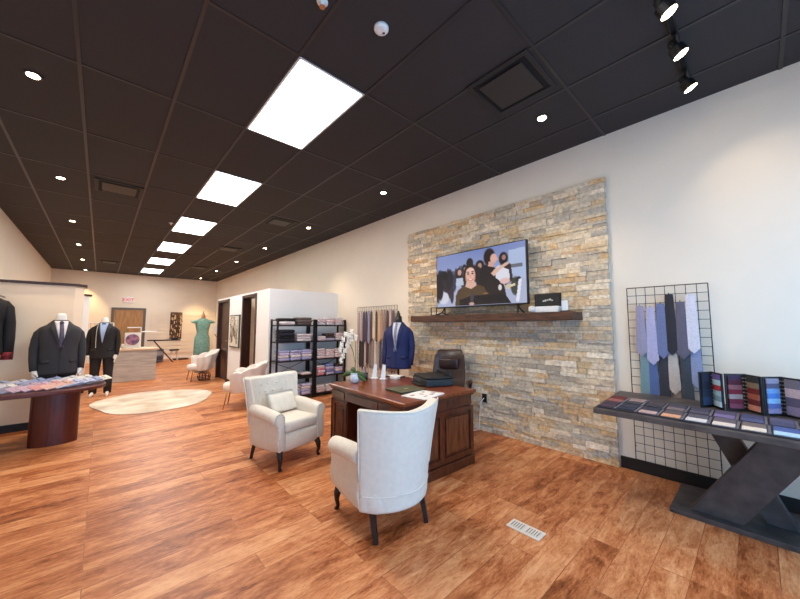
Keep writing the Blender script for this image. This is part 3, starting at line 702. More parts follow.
bx('tray', mat('tray_brown', (48, 40, 36), .5), -.08, .08, -.1, .1, 0, .012, sc_, bevel=.003); bx('paper', mat('paper', (226, 222, 218), .6), -.065, .065, -.085, .085, .012, .016, sc_)

# ------------------------------------------------------------------ office chair
oc = thing('office_chair', 'brown leather swivel chair behind the desk', 'office chair', (3.30, 2.74, 0), math.radians(118))
LEA = mat('brown_leather', (58, 38, 32), .35, var=.25, scale=10, bump=.3, bscale=60)
def ocb(u, v, s):
    a = u * 2 - 1; w_ = .215 - .035 * abs(v - .45) ** 1.5 * 2; z = .47 + .58 * v
    bulge = .03 * math.sin(v * PI) + .02 * max(0, math.sin(v * PI * 3.0 - .4)) 
    return (a * w_ * (1 - .12 * (v > .9) * abs(a)), -.22 - .14 * v + .05 * a * a + (.05 + bulge if s else -.03) , z)
MB().grid(lambda u, v: ocb(u, v, 0), 14, 18, lambda u, v: ocb(u, v, 1)).obj('backrest', LEA, oc, smooth=True, bevel=.02, seg=3)
MB().b6(-.13, .13, -.245, -.185, .80, .94).obj('head_cushion', mat('dark_leather', (44, 26, 24), .3, bump=.3, bscale=60), oc, bevel=.025, seg=4, smooth=True)
MB().b6(-.25, .25, -.24, .24, .42, .52).obj('seat', LEA, oc, bevel=.04, seg=4, smooth=True)
for s in (-1, 1):
    MB().tube([(s * .27, -.2, .5), (s * .29, -.18, .66), (s * .29, .1, .68), (s * .27, .14, .5)], [.02, .024, .024, .02], 10).obj('armrest', LEA, oc, smooth=True)
MB().cyl((0, 0, .08), (0, 0, .42), .03).obj('column', BMET, oc)
for k in range(5):
    a = 2 * PI * k / 5; l_ = MB().tube([(0, 0, .1), (.26 * math.cos(a), .26 * math.sin(a), .065)], [.025, .016], 8).obj('base_leg', BMET, oc)
    MB().cyl((.26 * math.cos(a) - .02 * math.sin(a), .26 * math.sin(a) + .02 * math.cos(a), .027), (.26 * math.cos(a) + .02 * math.sin(a), .26 * math.sin(a) - .02 * math.cos(a), .027), .027).obj('castor', BLACK, l_)

# ------------------------------------------------------------------ shelving and folded shirts
SH = mat('shelf_black', (26, 25, 27), .5)
LV = [.07, .40, .73, 1.08, 1.39]
def shelf_unit(x0, x1, label):
    t = thing('shelving_unit', label, 'shelving unit', ((x0 + x1) / 2, 6.03, 0), 0, 'black shelving units with folded clothes')
    h = (x1 - x0) / 2
    for sx in (-1, 1):
        for sy in (-1, 1): bx('post', BMET, sx * h - .015, sx * h + .015, sy * .145 - .015, sy * .145 + .015, 0, 1.5, t)
    for z in LV:
        m = MB(); m.b6(-h + .015, h - .015, -.15, .15, z - .022, z); m.obj('shelf', SH, t, bevel=.002)
    for sx in (-1, 1): bx('top_rail', BMET, sx * h - .01, sx * h + .01, -.13, .13, 1.47, 1.49, t)
    b = MB()
    for z0, z1 in ((.42, .70),):
        b.tube([(-h, .153, z0), (h, .153, z1)], .005, 6); b.tube([(-h, .159, z1), (h, .159, z0)], .005, 6)
    b.obj('cross_brace', BMET, t)
U = [(2.375, 3.10, 'the shelving by the doorways'), (3.145, 3.81, 'the shelving by the orchid')]
shelf_unit(U[0][0], U[0][1], 'black metal shelving unit nearer the doorways, with black and blue clothes')
shelf_unit(U[1][0], U[1][1], 'black metal shelving unit nearer the tie rack, with pale folded shirts')
def shirt_proto(w, d, h):
    m = MB()
    m.b6(-w / 2, w / 2, -d / 2, d / 2, 0, h)
    return m
def folded(x, y, z, w, d, h, rgb, rgb2, label, group, name='folded_shirt', collar=True):
    t = thing(name, label, 'folded clothes', (x, y, z), random.uniform(-.05, .05), group)
    key = 'shirt_%d_%d_%d' % tuple(rgb)
    m = mat(key, rgb, .85, rgb2=rgb2, scale=45, stretch=(1, 4, 4)) if rgb2 else fab(rgb)
    shirt_proto(w, d, h).obj('body', m, t, bevel=h * .42, seg=3, smooth=True)
    if collar:
        MB().b6(-w * .18, w * .18, -d * .5 - .004, -d * .3, h * .3, h * 1.02).obj('collar', m, t, bevel=h * .2)
    return t
SHN = ['bottom', 'second', 'third', 'fourth', 'fifth']
def pile(ui, si, pi, np_, n, h, cols, word, d=.23, nm='folded_shirt'):
    x0, x1, un = U[ui]; w_ = (x1 - x0 - .05) / np_
    x = x0 + .025 + w_ * (pi + .5); z = LV[si]
    sn = ['lowest shelf', 'second shelf up', 'middle shelf', 'fourth shelf up', 'top shelf'][si]
    pn = {1: [''], 2: ['pile nearer the doorways', 'pile nearer the desk'], 3: ['pile nearest the doorways', 'middle pile', 'pile nearest the desk']}[np_][pi]
    for k in range(n):
        c, c2 = cols[k % len(cols)]
        pos = 'top' if k == n - 1 else ['lowest', 'second up', 'third up', 'fourth up'][k]
        hh = h * 1.12 * random.uniform(.85, 1.1)
        folded(x + random.uniform(-.006, .006), 6.0 + random.uniform(-.01, .01), z, w_ * random.uniform(.84, .92), d, hh, c, c2,
               '%s folded %s, %s, %s, %s, %s' % (word[k % len(word)], 'shirt' if nm == 'folded_shirt' else 'garment', pos, pn, sn, 'by doorways' if ui == 0 else 'by orchid'), 'folded clothes on ' + un, nm)
        z += hh
LB = ((150, 158, 206), (190, 190, 220)); LV_ = ((184, 172, 204), (206, 200, 222)); PK = ((214, 180, 184), (230, 214, 214)); WH = ((226, 218, 216), (204, 194, 196)); RD = ((196, 96, 116), (220, 160, 170)); DB = ((34, 36, 52), (22, 24, 36)); GR = ((110, 98, 92), (84, 74, 70)); BK = ((24, 22, 24), None); BR = ((84, 62, 56), (50, 38, 36)); BL = ((96, 110, 176), (150, 160, 206))
pile(0, 4, 0, 2, 2, .060, [WH, BK], ['white', 'black'], nm='folded_garment'); pile(0, 4, 1, 2, 3, .045, [GR, GR, GR], ['grey'], nm='folded_garment')
pile(0, 3, 0, 2, 4, .05, [DB, BK, DB], ['dark navy', 'black', 'dark navy'], nm='folded_garment'); pile(0, 3, 1, 2, 3, .045, [WH], ['white'], nm='folded_garment')
for p in range(3): pile(0, 2, p, 3, 4, .043, [LB, WH, LV_, LB], ['blue', 'white', 'lavender', 'pale blue'])
pile(0, 1, 0, 3, 1, .03, [LV_], ['lavender']); pile(0, 1, 2, 3, 2, .04, [BK, WH], ['black', 'white'])
for p in range(3): pile(0, 0, p, 3, 4, .048, [LV_, LB, WH, LV_], ['lavender', 'blue', 'white', 'lavender'])
for p in range(3): pile(1, 4, p, 3, 3, .046, [WH, PK, WH], ['white', 'pink', 'white'])
pile(1, 3, 0, 3, 2, .04, [PK, WH], ['pink', 'white']); pile(1, 3, 1, 3, 3, .042, [LV_, BR, BR], ['lavender', 'brown', 'brown']); pile(1, 3, 2, 3, 3, .045, [WH, WH, PK], ['white', 'white', 'pink'])
for p in range(3): pile(1, 2, p, 3, 4, .042, [PK, WH, PK, WH], ['pink', 'white', 'rose', 'white'])
pile(1, 1, 0, 3, 4, .042, [RD, PK, RD, WH], ['red', 'pink', 'rose', 'white']); pile(1, 1, 1, 3, 4, .048, [LV_, BL, LV_, BL], ['lavender', 'blue', 'lavender', 'blue']); pile(1, 1, 2, 3, 4, .045, [BL, PK, LV_, BR], ['blue', 'pink', 'lavender', 'brown'])
for p in range(3): pile(1, 0, p, 3, 3, .044, [PK, WH, WH], ['pink', 'white', 'white'])

# ------------------------------------------------------------------ ties and wire racks
def wire_rack(label, y0, y1, z0, z1, ny, nz, x, m, r=.0026):
    t = thing('wire_grid_rack', label, 'wire rack', (x, (y0 + y1) / 2, z0), 0)
    H = z1 - z0; W = y1 - y0
    f = MB()
    f.tube([(0, -W / 2, 0), (0, -W / 2, H)], r * 1.6, 6); f.tube([(0, W / 2, 0), (0, W / 2, H)], r * 1.6, 6); f.tube([(0, -W / 2, 0), (0, W / 2, 0)], r * 1.6, 6); f.tube([(0, -W / 2, H), (0, W / 2, H)], r * 1.6, 6)
    f.obj('outer_frame', m, t)
    g_ = MB()
    for k in range(1, ny): y = -W / 2 + W * k / ny; g_.tube([(0, y, 0), (0, y, H)], r, 5)
    for k in range(1, nz): z = H * k / nz; g_.tube([(-.002, -W / 2, z), (-.002, W / 2, z)], r, 5)
    g_.obj('wire_grid', m, t)
    h = MB()
    for s in (-1, 1):
        for z in (.12, H - .12): h.tube([(0, s * (W / 2), z), (WX - x, s * (W / 2), z)], r * 1.5, 6)
    h.obj('wall_bracket', m, t)
    return t
wire_rack('black wire grid rack on the white wall beside the stone', .270, .855, .118, 1.743, 8, 21, 3.815, BMET)
RK = mat('rack_brown', (110, 90, 84), .5, metal=.3)
wire_rack('wire grid rack full of ties on the wall past the stone', 4.24, 5.43, .12, 1.74, 16, 21, 3.815, RK)
def tie(name, label, y, ztop, ztip, rgb, wmax, group, x=3.795, rgb2=None, tilt=0, twist=0):
    t = thing(name, label, 'tie', (x, y, ztip), 0, group)
    H = ztop - ztip; pf = []
    w0 = wmax * .55
    rings = []
    for z, w_ in ((0, .002), (.045 * wmax / .08, wmax / 2), (H * .3, wmax * .48), (H * .7, wmax * .40), (H - .01, w0 / 2 * 1.25), (H, w0 / 2 * 1.1)):
        off = tilt * z
        th = .006
        rings.append([(-th, -w_ + off, z), (-th - .002, off, z), (-th, w_ + off, z), (th * .3, w_ + off, z), (th * .3, -w_ + off, z)])
    m = mat('tie_%d_%d_%d' % tuple(rgb), rgb, .45, rgb2=rgb2, scale=70, sheen=.3) if rgb2 else mat('tie_%d_%d_%d' % tuple(rgb), rgb, .45, var=.18, scale=90, sheen=.3)
    MB().loft(rings).obj('blade', m, t)
    MB().tube([(.008, off, H), (-.004, off, H + .012), (-.010, off, H + .002)], .004, 6).obj('loop', m, t)
    return t
G1 = 'upper row of ties by the swatch table'; G2 = 'lower row of ties by the swatch table'
up = [(.752, 1.566, 1.09, (150, 146, 172), 'lilac grey tie, first in the upper row beside the stone'), (.672, 1.55, 1.016, (176, 174, 208), 'pale lavender tie, second in the upper row from the stone'), (.596, 1.58, 1.08, (104, 116, 158), 'slate blue tie, third in the upper row from the stone'),
      (.53, 1.66, 1.115, (22, 24, 38), 'near-black navy tie, the darkest in the upper row'), (.456, 1.59, 1.085, (92, 88, 108), 'mauve grey tie between the black and the white ties'), (.385, 1.65, 1.14, (214, 212, 226), 'white tie, the palest in the upper row')]
lo = [(.742, 1.14, .615, (118, 150, 160), 'pale teal tie hanging in the lower row'), (.680, 1.06, .71, (82, 106, 160), 'mid blue tie hanging in the lower row'), (.602, 1.12, .64, (44, 48, 60), 'charcoal tie in the lower row between blue and beige ties'),
      (.532, 1.15, .77, (196, 186, 180), 'beige tie, the only one in the lower row'), (.446, 1.13, .655, (54, 66, 80), 'dark slate tie in the lower row beside the beige tie'), (.376, 1.18, .84, (140, 152, 190), 'light blue tie below the white tie')]
for y, a, b_, c, lb in lo: tie('necktie', lb, y, a, b_, c, .088, G2, x=3.803)
for y, a, b_, c, lb in up: tie('necktie', lb, y, a, b_, c, .088, G1, x=3.785)
G3 = 'ties on the far wire rack'
cu = [((170, 146, 148), 'dusty rose', .07), ((190, 164, 164), 'pale rose', .06), ((62, 50, 68), 'dark plum', .085), ((58, 52, 72), 'dark violet', .085), ((150, 140, 170), 'lilac', .07), ((66, 54, 58), 'dark brown', .07), ((222, 202, 172), 'cream', .085), ((70, 58, 56), 'coffee', .06), ((206, 168, 134), 'peach', .085), ((168, 138, 116), 'tan', .08), ((150, 126, 118), 'taupe', .07), ((66, 50, 54), 'maroon brown', .08), ((196, 172, 168), 'blush', .07), ((96, 76, 80), 'mauve brown', .07)]
cl_ = [((30, 28, 34), 'black', .1), ((34, 30, 36), 'soft black', .09), ((206, 176, 168), 'pale pink', .06), ((52, 36, 38), 'dark wine', .09), ((126, 110, 106), 'grey taupe', .085), ((146, 130, 124), 'warm grey', .085), ((226, 214, 196), 'ivory', .06), ((168, 160, 170), 'silver lilac', .07), ((76, 66, 72), 'smoke', .07), ((180, 168, 158), 'sand', .06), ((70, 60, 66), 'graphite', .08), ((134, 104, 84), 'light brown', .07), ((86, 70, 74), 'dim mauve', .08), ((110, 92, 88), 'mushroom', .07)]
for k in range(14):
    y = 5.33 - k * (5.33 - 4.31) / 13
    c, nm, w_ = cl_[k]; tie('necktie', nm + ' tie in the lower row of the far wire rack', y - .02, 1.13, .58 + random.uniform(-.04, .06), c, w_, G3, x=3.80)
    c, nm, w_ = cu[k]; tie('necktie', nm + ' tie in the upper row of the far wire rack', y, 1.66 + random.uniform(-.02, .02), 1.08 + random.uniform(-.05, .04), c, w_, G3, x=3.782)

# ------------------------------------------------------------------ suits
def interp(tab, z):
    if z <= tab[0][0]: return tab[0][1:]
    for a, b_ in zip(tab, tab[1:]):
        if z <= b_[0]:
            k = (z - a[0]) / (b_[0] - a[0]); k = k * k * (3 - 2 * k) * .5 + k * .5
            return [a[i] * (1 - k) + b_[i] * k for i in range(1, len(a))]
    return tab[-1][1:]
JT = [(0.0, .205, .135, 0), (.2, .185, .13, 0), (.34, .18, .125, 0), (.5, .20, .135, 0), (.57, .203, .12, 0), (.61, .185, .10, .0), (.65, .125, .085, .01), (.71, .068, .062, .015)]
def jacket(t, m, lapm, vz=.33, tie_m=None, shirt_m=None, arms=True, z0=0, cuff=None, pose=0, btn=BLACK):
    """jacket on local z0..z0+.71, front towards -y"""
    n = 28
    def sec(z, e=0):
        a, b_, cy = interp(JT, z); r = []
        for i in range(n):
            q = 2 * PI * i / n; c, s = math.cos(q), math.sin(q)
            r.append(((a + e) * math.copysign(abs(c) ** .8, c), cy + (b_ + e) * math.copysign(abs(s) ** .8, s), z0 + z))
        return r
    j = MB(); zs = [k * .71 / 22 for k in range(23)]
    j.loft([sec(z) for z in zs])
    if arms:
        for s in (-1, 1):
            j.tube([(s * .12, .01, z0 + .575), (s * .16, .01, z0 + .565), (s * .185, .012, z0 + .53), (s * .203, .014, z0 + .45), (s * .218, .015, z0 + .34), (s * .22, -.01, z0 + .20), (s * .21, -.045, z0 + .06)], [.042, .052, .055, .053, .049, .044, .040], 14)
    J = j.obj('jacket', m, t, smooth=True)
    def front(x, z, e):
        a, b_, cy = interp(JT, z); q = max(0, 1 - abs(x / a) ** 2.5) ** .4
        return (x, cy - b_ * q - e, z0 + z)
    def patch(name, mm, xl, xr, za, zb, e, parent, nu=6, nv=12, solid=.004):
        def F(u, v):
            z = za + (zb - za) * v; return front(xl(v) * (1 - u) + xr(v) * u, z, e)
        return MB().grid(F, nu, nv).obj(name, mm, parent, smooth=True, solid=solid)
    if shirt_m: patch('shirt', shirt_m, lambda v: -.062 * v - .004, lambda v: .062 * v + .004, vz, .695, .004, t)
    if tie_m:
        patch('tie', tie_m, lambda v: -.026 + .008 * v, lambda v: .026 - .008 * v, vz - .0, .665, .009, t, 2)
        p = front(0, .675, .012); MB().ell(p, (.022, .012, .02), 8, 6).obj('tie_knot', tie_m, t, smooth=True)
    for s in (-1, 1):
        # lapel: from button point outwards to the shoulder
        xi = (lambda v, s=s: s * (.066 * v + .003)) ; xo = (lambda v, s=s: s * (.006 + (.105 * min(1, v / .75) if v < .75 else .105 - .045 * (v - .75) / .25)))
        patch('lapel', lapm, xi, xo, vz, .70, .009, J, 4, 14, .006)
        patch('pocket_flap', lapm, lambda v, s=s: s * .09, lambda v, s=s: s * .17, .15, .19, .004, J, 3, 2, .006)
    patch('front_edge', lapm, lambda v: -.004, lambda v: .004, .0, vz, .003, J, 1, 8, .003)
    bb = MB()
    for z in (vz - .03, vz - .12): p = front(.012, z, .006); bb.ell(p, (.010, .004, .010), 8, 4)
    bb.obj('button', btn, J)
    return J

def skin(name, nodes, m, parent, sub=1):
    """nodes: id -> (co, radius, parent id)"""
    ids = list(nodes); me = bpy.data.meshes.new(name)
    me.from_pydata([nodes[i][0] for i in ids], [(ids.index(nodes[i][2]), k) for k, i in enumerate(ids) if nodes[i][2] is not None], [])
    o = bpy.data.objects.new(name, me); C.objects.link(o); md = o.modifiers.new('k', 'SKIN'); md.use_smooth_shade = True
    for k, i in enumerate(ids):
        r = nodes[i][1]; me.skin_vertices[0].data[k].radius = r if isinstance(r, tuple) else (r, r)
        me.skin_vertices[0].data[k].use_root = nodes[i][2] is None
    s = o.modifiers.new('u', 'SUBSURF'); s.levels = sub; s.render_levels = sub
    me.materials.append(m); o.parent = parent; return o

MANN = mat('mannequin_white', (236, 230, 224), .4)
def mannequin_body(t, legs=True):
    nd = {'pel': ((0, .01, .95), (.14, .10), None), 'wai': ((0, .01, 1.1), (.12, .09), 'pel'), 'che': ((0, .01, 1.25), (.12, .08), 'wai'), 'nb': ((0, .015, 1.42), (.075, .07), 'che'), 'nk': ((0, .01, 1.50), (.055, .055), 'nb'), 'nt': ((0, .01, 1.55), (.054, .054), 'nk')}
    for s, c in ((-1, 'L'), (1, 'R')):
        nd['sh' + c] = ((s * .15, .01, 1.315), .032, 'che'); nd['el' + c] = ((s * .218, .015, 1.10), .032, 'sh' + c); nd['wr' + c] = ((s * .21, -.045, .82), .024, 'el' + c)
        nd['pa' + c] = ((s * .205, -.06, .775), (.036, .018), 'wr' + c); nd['pb' + c] = ((s * .202, -.067, .745), (.036, .015), 'pa' + c)
        for k in range(4):
            dy = -.03 + .02 * k; L_ = [.055, .068, .072, .06][3 - k]
            b0 = 'f%d%s' % (k, c)
            nd[b0 + 'a'] = ((s * .202, -.067 + dy, .722), .010, 'pb' + c); nd[b0 + 'b'] = ((s * .198, -.071 + dy, .722 - L_ * .5), .009, b0 + 'a'); nd[b0 + 'c'] = ((s * .188, -.069 + dy, .722 - L_), .007, b0 + 'b')
        nd['t1' + c] = ((s * .19, -.10, .765), .011, 'pa' + c); nd['t2' + c] = ((s * .18, -.115, .735), .009, 't1' + c)
        if legs:
            nd['hi' + c] = ((s * .09, .01, .86), .085, 'pel'); nd['kn' + c] = ((s * .10, .0, .48), .052, 'hi' + c); nd['an' + c] = ((s * .11, .02, .09), .034, 'kn' + c)
            nd['fo' + c] = ((s * .115, -.07, .04), (.04, .028), 'an' + c); nd['to' + c] = ((s * .12, -.15, .028), (.038, .02), 'fo' + c)
    return skin('body', nd, MANN, t)
def trousers(t, m):
    for s in (-1, 1):
        pass
    g_ = MB()
    g_.loft([[(.17 * math.cos(a) * k, .01 + .115 * math.sin(a) * k, z) for a in [2 * PI * i / 24 for i in range(24)]] for z, k in ((.80, 1.08), (.88, 1.1), (.98, 1.02))])
    for s in (-1, 1): g_.tube([(s * .085, .01, .88), (s * .095, .005, .7), (s * .10, .0, .48), (s * .108, .01, .2), (s * .11, .015, .055)], [.096, .092, .075, .064, .06], 16)
    return g_.obj('trousers', m, t, smooth=True)

def gray_suit():
    t = thing('suited_mannequin', 'headless white mannequin in a charcoal grey suit behind the cherry table', 'mannequin', (-.39, 6.27, 0), math.radians(10))
    mannequin_body(t)
    m = mat('charcoal_wool', (54, 52, 56), .85, var=.2, scale=90, bump=.2, bscale=400)
    jacket(t, m, mat('charcoal_lapel', (46, 44, 48), .8), vz=.34, tie_m=mat('tie_plum', (92, 82, 100), .5, rgb2=(60, 54, 72), scale=60), shirt_m=mat('white_shirt', (224, 218, 222), .8), z0=.745)
    trousers(t, m)
    for s in (-1, 1): MB().tube([(s * .112, .05, .03), (s * .115, -.06, .04), (s * .12, -.17, .03)], [.045, .046, .03], 10, flat=.6).obj('shoe', BLACK, t, smooth=True)
gray_suit()
def black_suit():
    t = thing('suited_mannequin', 'headless white mannequin in a black suit standing barefoot near the cream rug', 'mannequin', (.06, 8.83, 0), math.radians(-8))
    mannequin_body(t)
    m = mat('black_wool', (30, 27, 30), .85, var=.2, scale=90)
    jacket(t, m, mat('black_lapel', (22, 20, 22), .6), vz=.30, tie_m=None, shirt_m=mat('blue_shirt', (168, 186, 222), .8), z0=.735)
    MB().b6(-.03, .03, -.075, -.055, 1.405, 1.425).obj('bow_tie', mat('bow_navy', (44, 52, 84), .6), t, bevel=.006)
    trousers(t, m)
    a = MB().tube([(-.075, -.095, 1.42), (-.085, -.155, 1.32), (-.09, -.165, 1.15), (-.085, -.16, .95)], [.012, .012, .012, .012], 6, flat=.3)
    a.obj('tape_measure', mat('tape_grey', (190, 180, 160), .6), t)
black_suit()
# navy jacket on stand
def navy():
    t = thing('jacket_form', 'navy blue jacket on a black dress form behind the desk', 'mannequin', (3.42, 3.78, 0), math.radians(-62))
    m = mat('navy_wool', (30, 42, 92), .8, var=.15, scale=80)
    jacket(t, m, mat('navy_lapel', (24, 34, 78), .7), vz=.26, tie_m=mat('tie_grey', (150, 150, 168), .5, rgb2=(120, 120, 140), scale=60), shirt_m=mat('shirt_grey', (206, 206, 214), .8), z0=.73)
    MB().lathe([(.07, 1.40), (.055, 1.46), (.052, 1.52), (.03, 1.53), (.028, 1.57), (.018, 1.575), (.012, 1.61)], (0, .012, 0), 18).obj('neck_cap', BLACK, t, smooth=True)
    MB().cyl((0, .01, .04), (0, .01, .8), .016).obj('pole', BMET, t)
    for k in range(3):
        a = 2 * PI * k / 3 + .4; MB().tube([(0, .01, .12), (.2 * math.cos(a), .01 + .2 * math.sin(a), .01)], [.012, .009], 8).obj('foot', BMET, t)
navy()
# black jacket hung on the partition
def hung():
    t = thing('hanging_jacket', 'black jacket with a red floral hem hanging on the cream partition', 'jacket', (-1.10, 6.46, 1.02), 0); t.scale = (1.08, 1, 1.1)
    J = jacket(t, mat('black_velvet', (22, 20, 26), .8), mat('black_satin', (18, 17, 20), .4), vz=.3, z0=0, arms=False)
    for s in (-1, 1):
        sl_ = MB().tube([(s * .13, .01, .59), (s * .165, .01, .575), (s * .196, .012, .53), (s * .22, .015, .36), (s * .228, -.0, .18), (s * .225, -.01, -.06)], [.042, .052, .056, .052, .05, .048], 12).obj('sleeve', mat('black_velvet', (22, 20, 26), .8), t, smooth=True)
        MB().tube([(s * .226, -.006, .02), (s * .225, -.01, -.065)], [.0505, .0495], 12).obj('floral_cuff', mat('floral_red', (176, 34, 52), .7, rgb2=(24, 18, 22), scale=28), t, smooth=True, label='red floral cuff')
    MB().tube([(-.17, .01, .655), (0, .01, .72), (.17, .01, .655)], .008, 8).tube([(0, .01, .72), (0, .01, .80), (.0, .05, .83), (0, .12, .81), (0, .155, .80)], .004, 6).obj('hanger', mat('steel', (170, 170, 170), .3, metal=1), t)
hung()

# ------------------------------------------------------------------ cherry table with shirt packs
def oval_table():
    t = thing('display_table', 'dark cherry oval table with a curved pedestal, covered with shirts', 'table', (-.64, 5.68, 0), math.radians(3))
    pts = []
    for k in range(48):
        a = 2 * PI * k / 48; c, s = math.cos(a), math.sin(a); pts.append((.735 * math.copysign(abs(c) ** .85, c), .43 * math.copysign(abs(s) ** .85, s)))
    MB().prism(pts, 'z', .615, .655).obj('tabletop', CHERRY, t, bevel=.01, seg=3)
    for cx in (-.52, .30):
        q = [(cx + .205 * math.cos(2 * PI * k / 32), -.02 + .12 * math.sin(2 * PI * k / 32)) for k in range(32)]
        MB().prism(q, 'z', 0, .615).obj('pedestal', CHERRY, t, smooth=False, bevel=.004)
oval_table()
random.seed(21)
PKC = [((206, 204, 222), 'pale lilac'), ((176, 182, 212), 'light blue'), ((90, 90, 110), 'dark grey'), ((226, 226, 232), 'white'), ((222, 150, 150), 'salmon pink'), ((214, 164, 186), 'rose'), ((232, 160, 150), 'coral'), ((186, 190, 220), 'pale blue'), ((150, 150, 176), 'slate'), ((236, 228, 210), 'cream')]
cols_ = [((196, 196, 214), 'pale lilac'), ((150, 154, 176), 'dusky grey'), ((222, 222, 230), 'white'), ((112, 112, 136), 'dark grey'), ((200, 196, 214), 'silver'), ((232, 228, 222), 'ivory'), ((136, 140, 170), 'slate blue'), ((196, 166, 188), 'rose'),
         ((206, 176, 200), 'pink lilac'), ((214, 150, 152), 'coral'), ((226, 178, 168), 'salmon'), ((190, 196, 226), 'ice blue'), ((206, 208, 230), 'pearl'), ((170, 178, 214), 'sky blue'), ((238, 232, 216), 'cream')]
fan = ['outermost in the front fan', 'second in the front fan from the outer end', 'third in the front fan', 'fourth in the front fan', 'fifth in the front fan', 'sixth in the front fan', 'in the centre of the front fan', 'just past the fan centre', 'ninth in the front fan', 'tenth in the front fan', 'eleventh in the front fan', 'twelfth in the front fan', 'thirteenth in the front fan', 'last but one, by the rounded end', 'at the rounded end nearest the rug']
def pack(x, y, z, a, c, label, L_=.27):
    t = thing('packed_shirt', label, 'folded shirt', (x, y, z), math.radians(a), 'shirt packs fanned on the cherry table')
    tilt = rot('Y', math.radians(14)) @ rot('X', math.radians(7))
    m = mat('pack_%d_%d_%d' % c, c, .5, rgb2=tuple(int(v * .72) for v in c), scale=30, stretch=(8, 1, 1))
    MB().box((0, 0, .042), (.13, L_, .014), tilt).obj('body', m, t, bevel=.005, seg=2)
    MB().box((0, L_ * .36, .064), (.085, .05, .014), tilt).obj('collar', m, t, bevel=.004)
for i in range(15):
    k = i / 14
    pack(-1.17 + 1.17 * k, 5.50 + .22 * max(0, k - .75) / .25 + .05 * max(0, .2 - k) / .2, .657, -38 - 22 * k, cols_[i][0], '%s folded shirt pack %s' % (cols_[i][1], fan[i]))
back = [(-.98, 'white', (222, 222, 230), 'in the back row at the outer end'), (-.84, 'blue grey', (150, 160, 190), 'in the back row, second from the outer end'), (-.70, 'pale lilac', (196, 196, 214), 'in the back row before the grey suit'), (-.56, 'sky blue', (150, 166, 208), 'in the back row under the suit hem'), (-.42, 'steel blue', (136, 150, 190), 'in the back row beside the sky blue one'), (-.28, 'pale grey', (206, 204, 214), 'in the back row beneath the mannequin hand'), (-.15, 'ivory', (232, 228, 222), 'in the back row nearest the rug')]
for x, nm, c, w_ in back: pack(x, 5.80, .672, -52, c, '%s folded shirt pack %s' % (nm, w_), .24)

# ------------------------------------------------------------------ counter and things at the back
ct = thing('reception_counter', 'pale grey wood reception counter with light top before the back door', 'counter', (.70, 11.0, 0))
bx('body', mat('grey_oak', (196, 184, 172), .6, rgb2=(172, 160, 148), scale=4, stretch=(1, 1, 8)), -.44, .42, -.4, .4, 0, .76, ct, bevel=.004)
bx('countertop', mat('light_oak', (214, 182, 146), .4), -.47, .46, -.44, .44, .76, .80, ct, bevel=.006)
dp = thing('round_print_stand', 'pale display stand with a round dark and rose print on the counter', 'sign', (.63, 10.9, .80), math.radians(-4))
bx('panel', mat('stand_cream', (228, 222, 210), .5), -.16, .16, .0, .02, .02, .40, dp, bevel=.01)
MB().lathe([(.14, 0), (.14, .01), (.06, .011)], n=28).obj('ring_print', mat('print_dark', (60, 58, 96), .5, rgb2=(190, 120, 140), scale=9), dp)
dp.children[-1].rotation_euler = (PI / 2, 0, 0); dp.children[-1].location = (0, -.003, .22)
MB().lathe([(.055, 0), (.055, .006)], n=20).obj('centre_print', mat('print_pink', (216, 160, 170), .5), dp)
dp.children[-1].rotation_euler = (PI / 2, 0, 0); dp.children[-1].location = (0, -.012, .22)
bx('foot', WHITEP, -.1, .1, -.05, .06, 0, .02, dp, bevel=.004)
lp = thing('white_lamp_arm', 'white angled lamp arm rising above the counter', 'lamp', (.80, 11.05, .80))
MB().tube([(0, 0, 0), (0, 0, .42)], .012, 8).lathe([(.07, 0), (.07, .015)], n=18).obj('stem', WHITEP, lp)
MB().tube([(-.28, 0, .53), (0, 0, .53)], .014, 8).tube([(0, 0, .40), (0, 0, .54)], .012, 8).tube([(0, 0, .42), (.34, 0, .42)], .014, 8).obj('arm', WHITEP, lp)
pl_ = thing('vase_of_twigs', 'small vase of thin green twigs on the counter', 'plant', (.46, 11.1, .80))
MB().lathe([(.03, 0), (.045, .05), (.025, .11)], n=14).obj('vase', WHITEP, pl_, smooth=True)
tw = MB(); random.seed(4)
for k in range(7): a = random.uniform(0, 6.3); tw.tube([(0, 0, .1), (.05 * math.cos(a), .04 * math.sin(a), .32), (.09 * math.cos(a), .07 * math.sin(a), .5)], .005, 5)
tw.obj('twigs', mat('twig', (120, 110, 70), .8), pl_)
# rail with garments between mannequin and partition
rl = thing('garment_rail', 'white garment rail with hangers behind the black suit mannequin', 'clothes rail', (-.06, 9.9, 0), 0)
MB().tube([(-.2, 0, 1.44), (.28, 0, 1.44)], .012, 8).obj('rail', WHITEP, rl)
for s in (-.2, .28): MB().cyl((s, 0, 0), (s, 0, 1.44), .012).obj('post', WHITEP, rl)
for s in (-.2, .28): MB().cyl((s, -.2, .012), (s, .2, .012), .012).obj('foot', WHITEP, rl)
for k in range(5): MB().tube([(-.1 + k * .07, 0, 1.45), (-.1 + k * .07, 0, 1.40), (-.1 + k * .07, -.12, 1.33)], .005, 6).tube([(-.1 + k * .07, 0, 1.40), (-.1 + k * .07, .12, 1.33)], .005, 6).obj('hanger', mat('hanger_wood', (190, 150, 110), .5), rl)

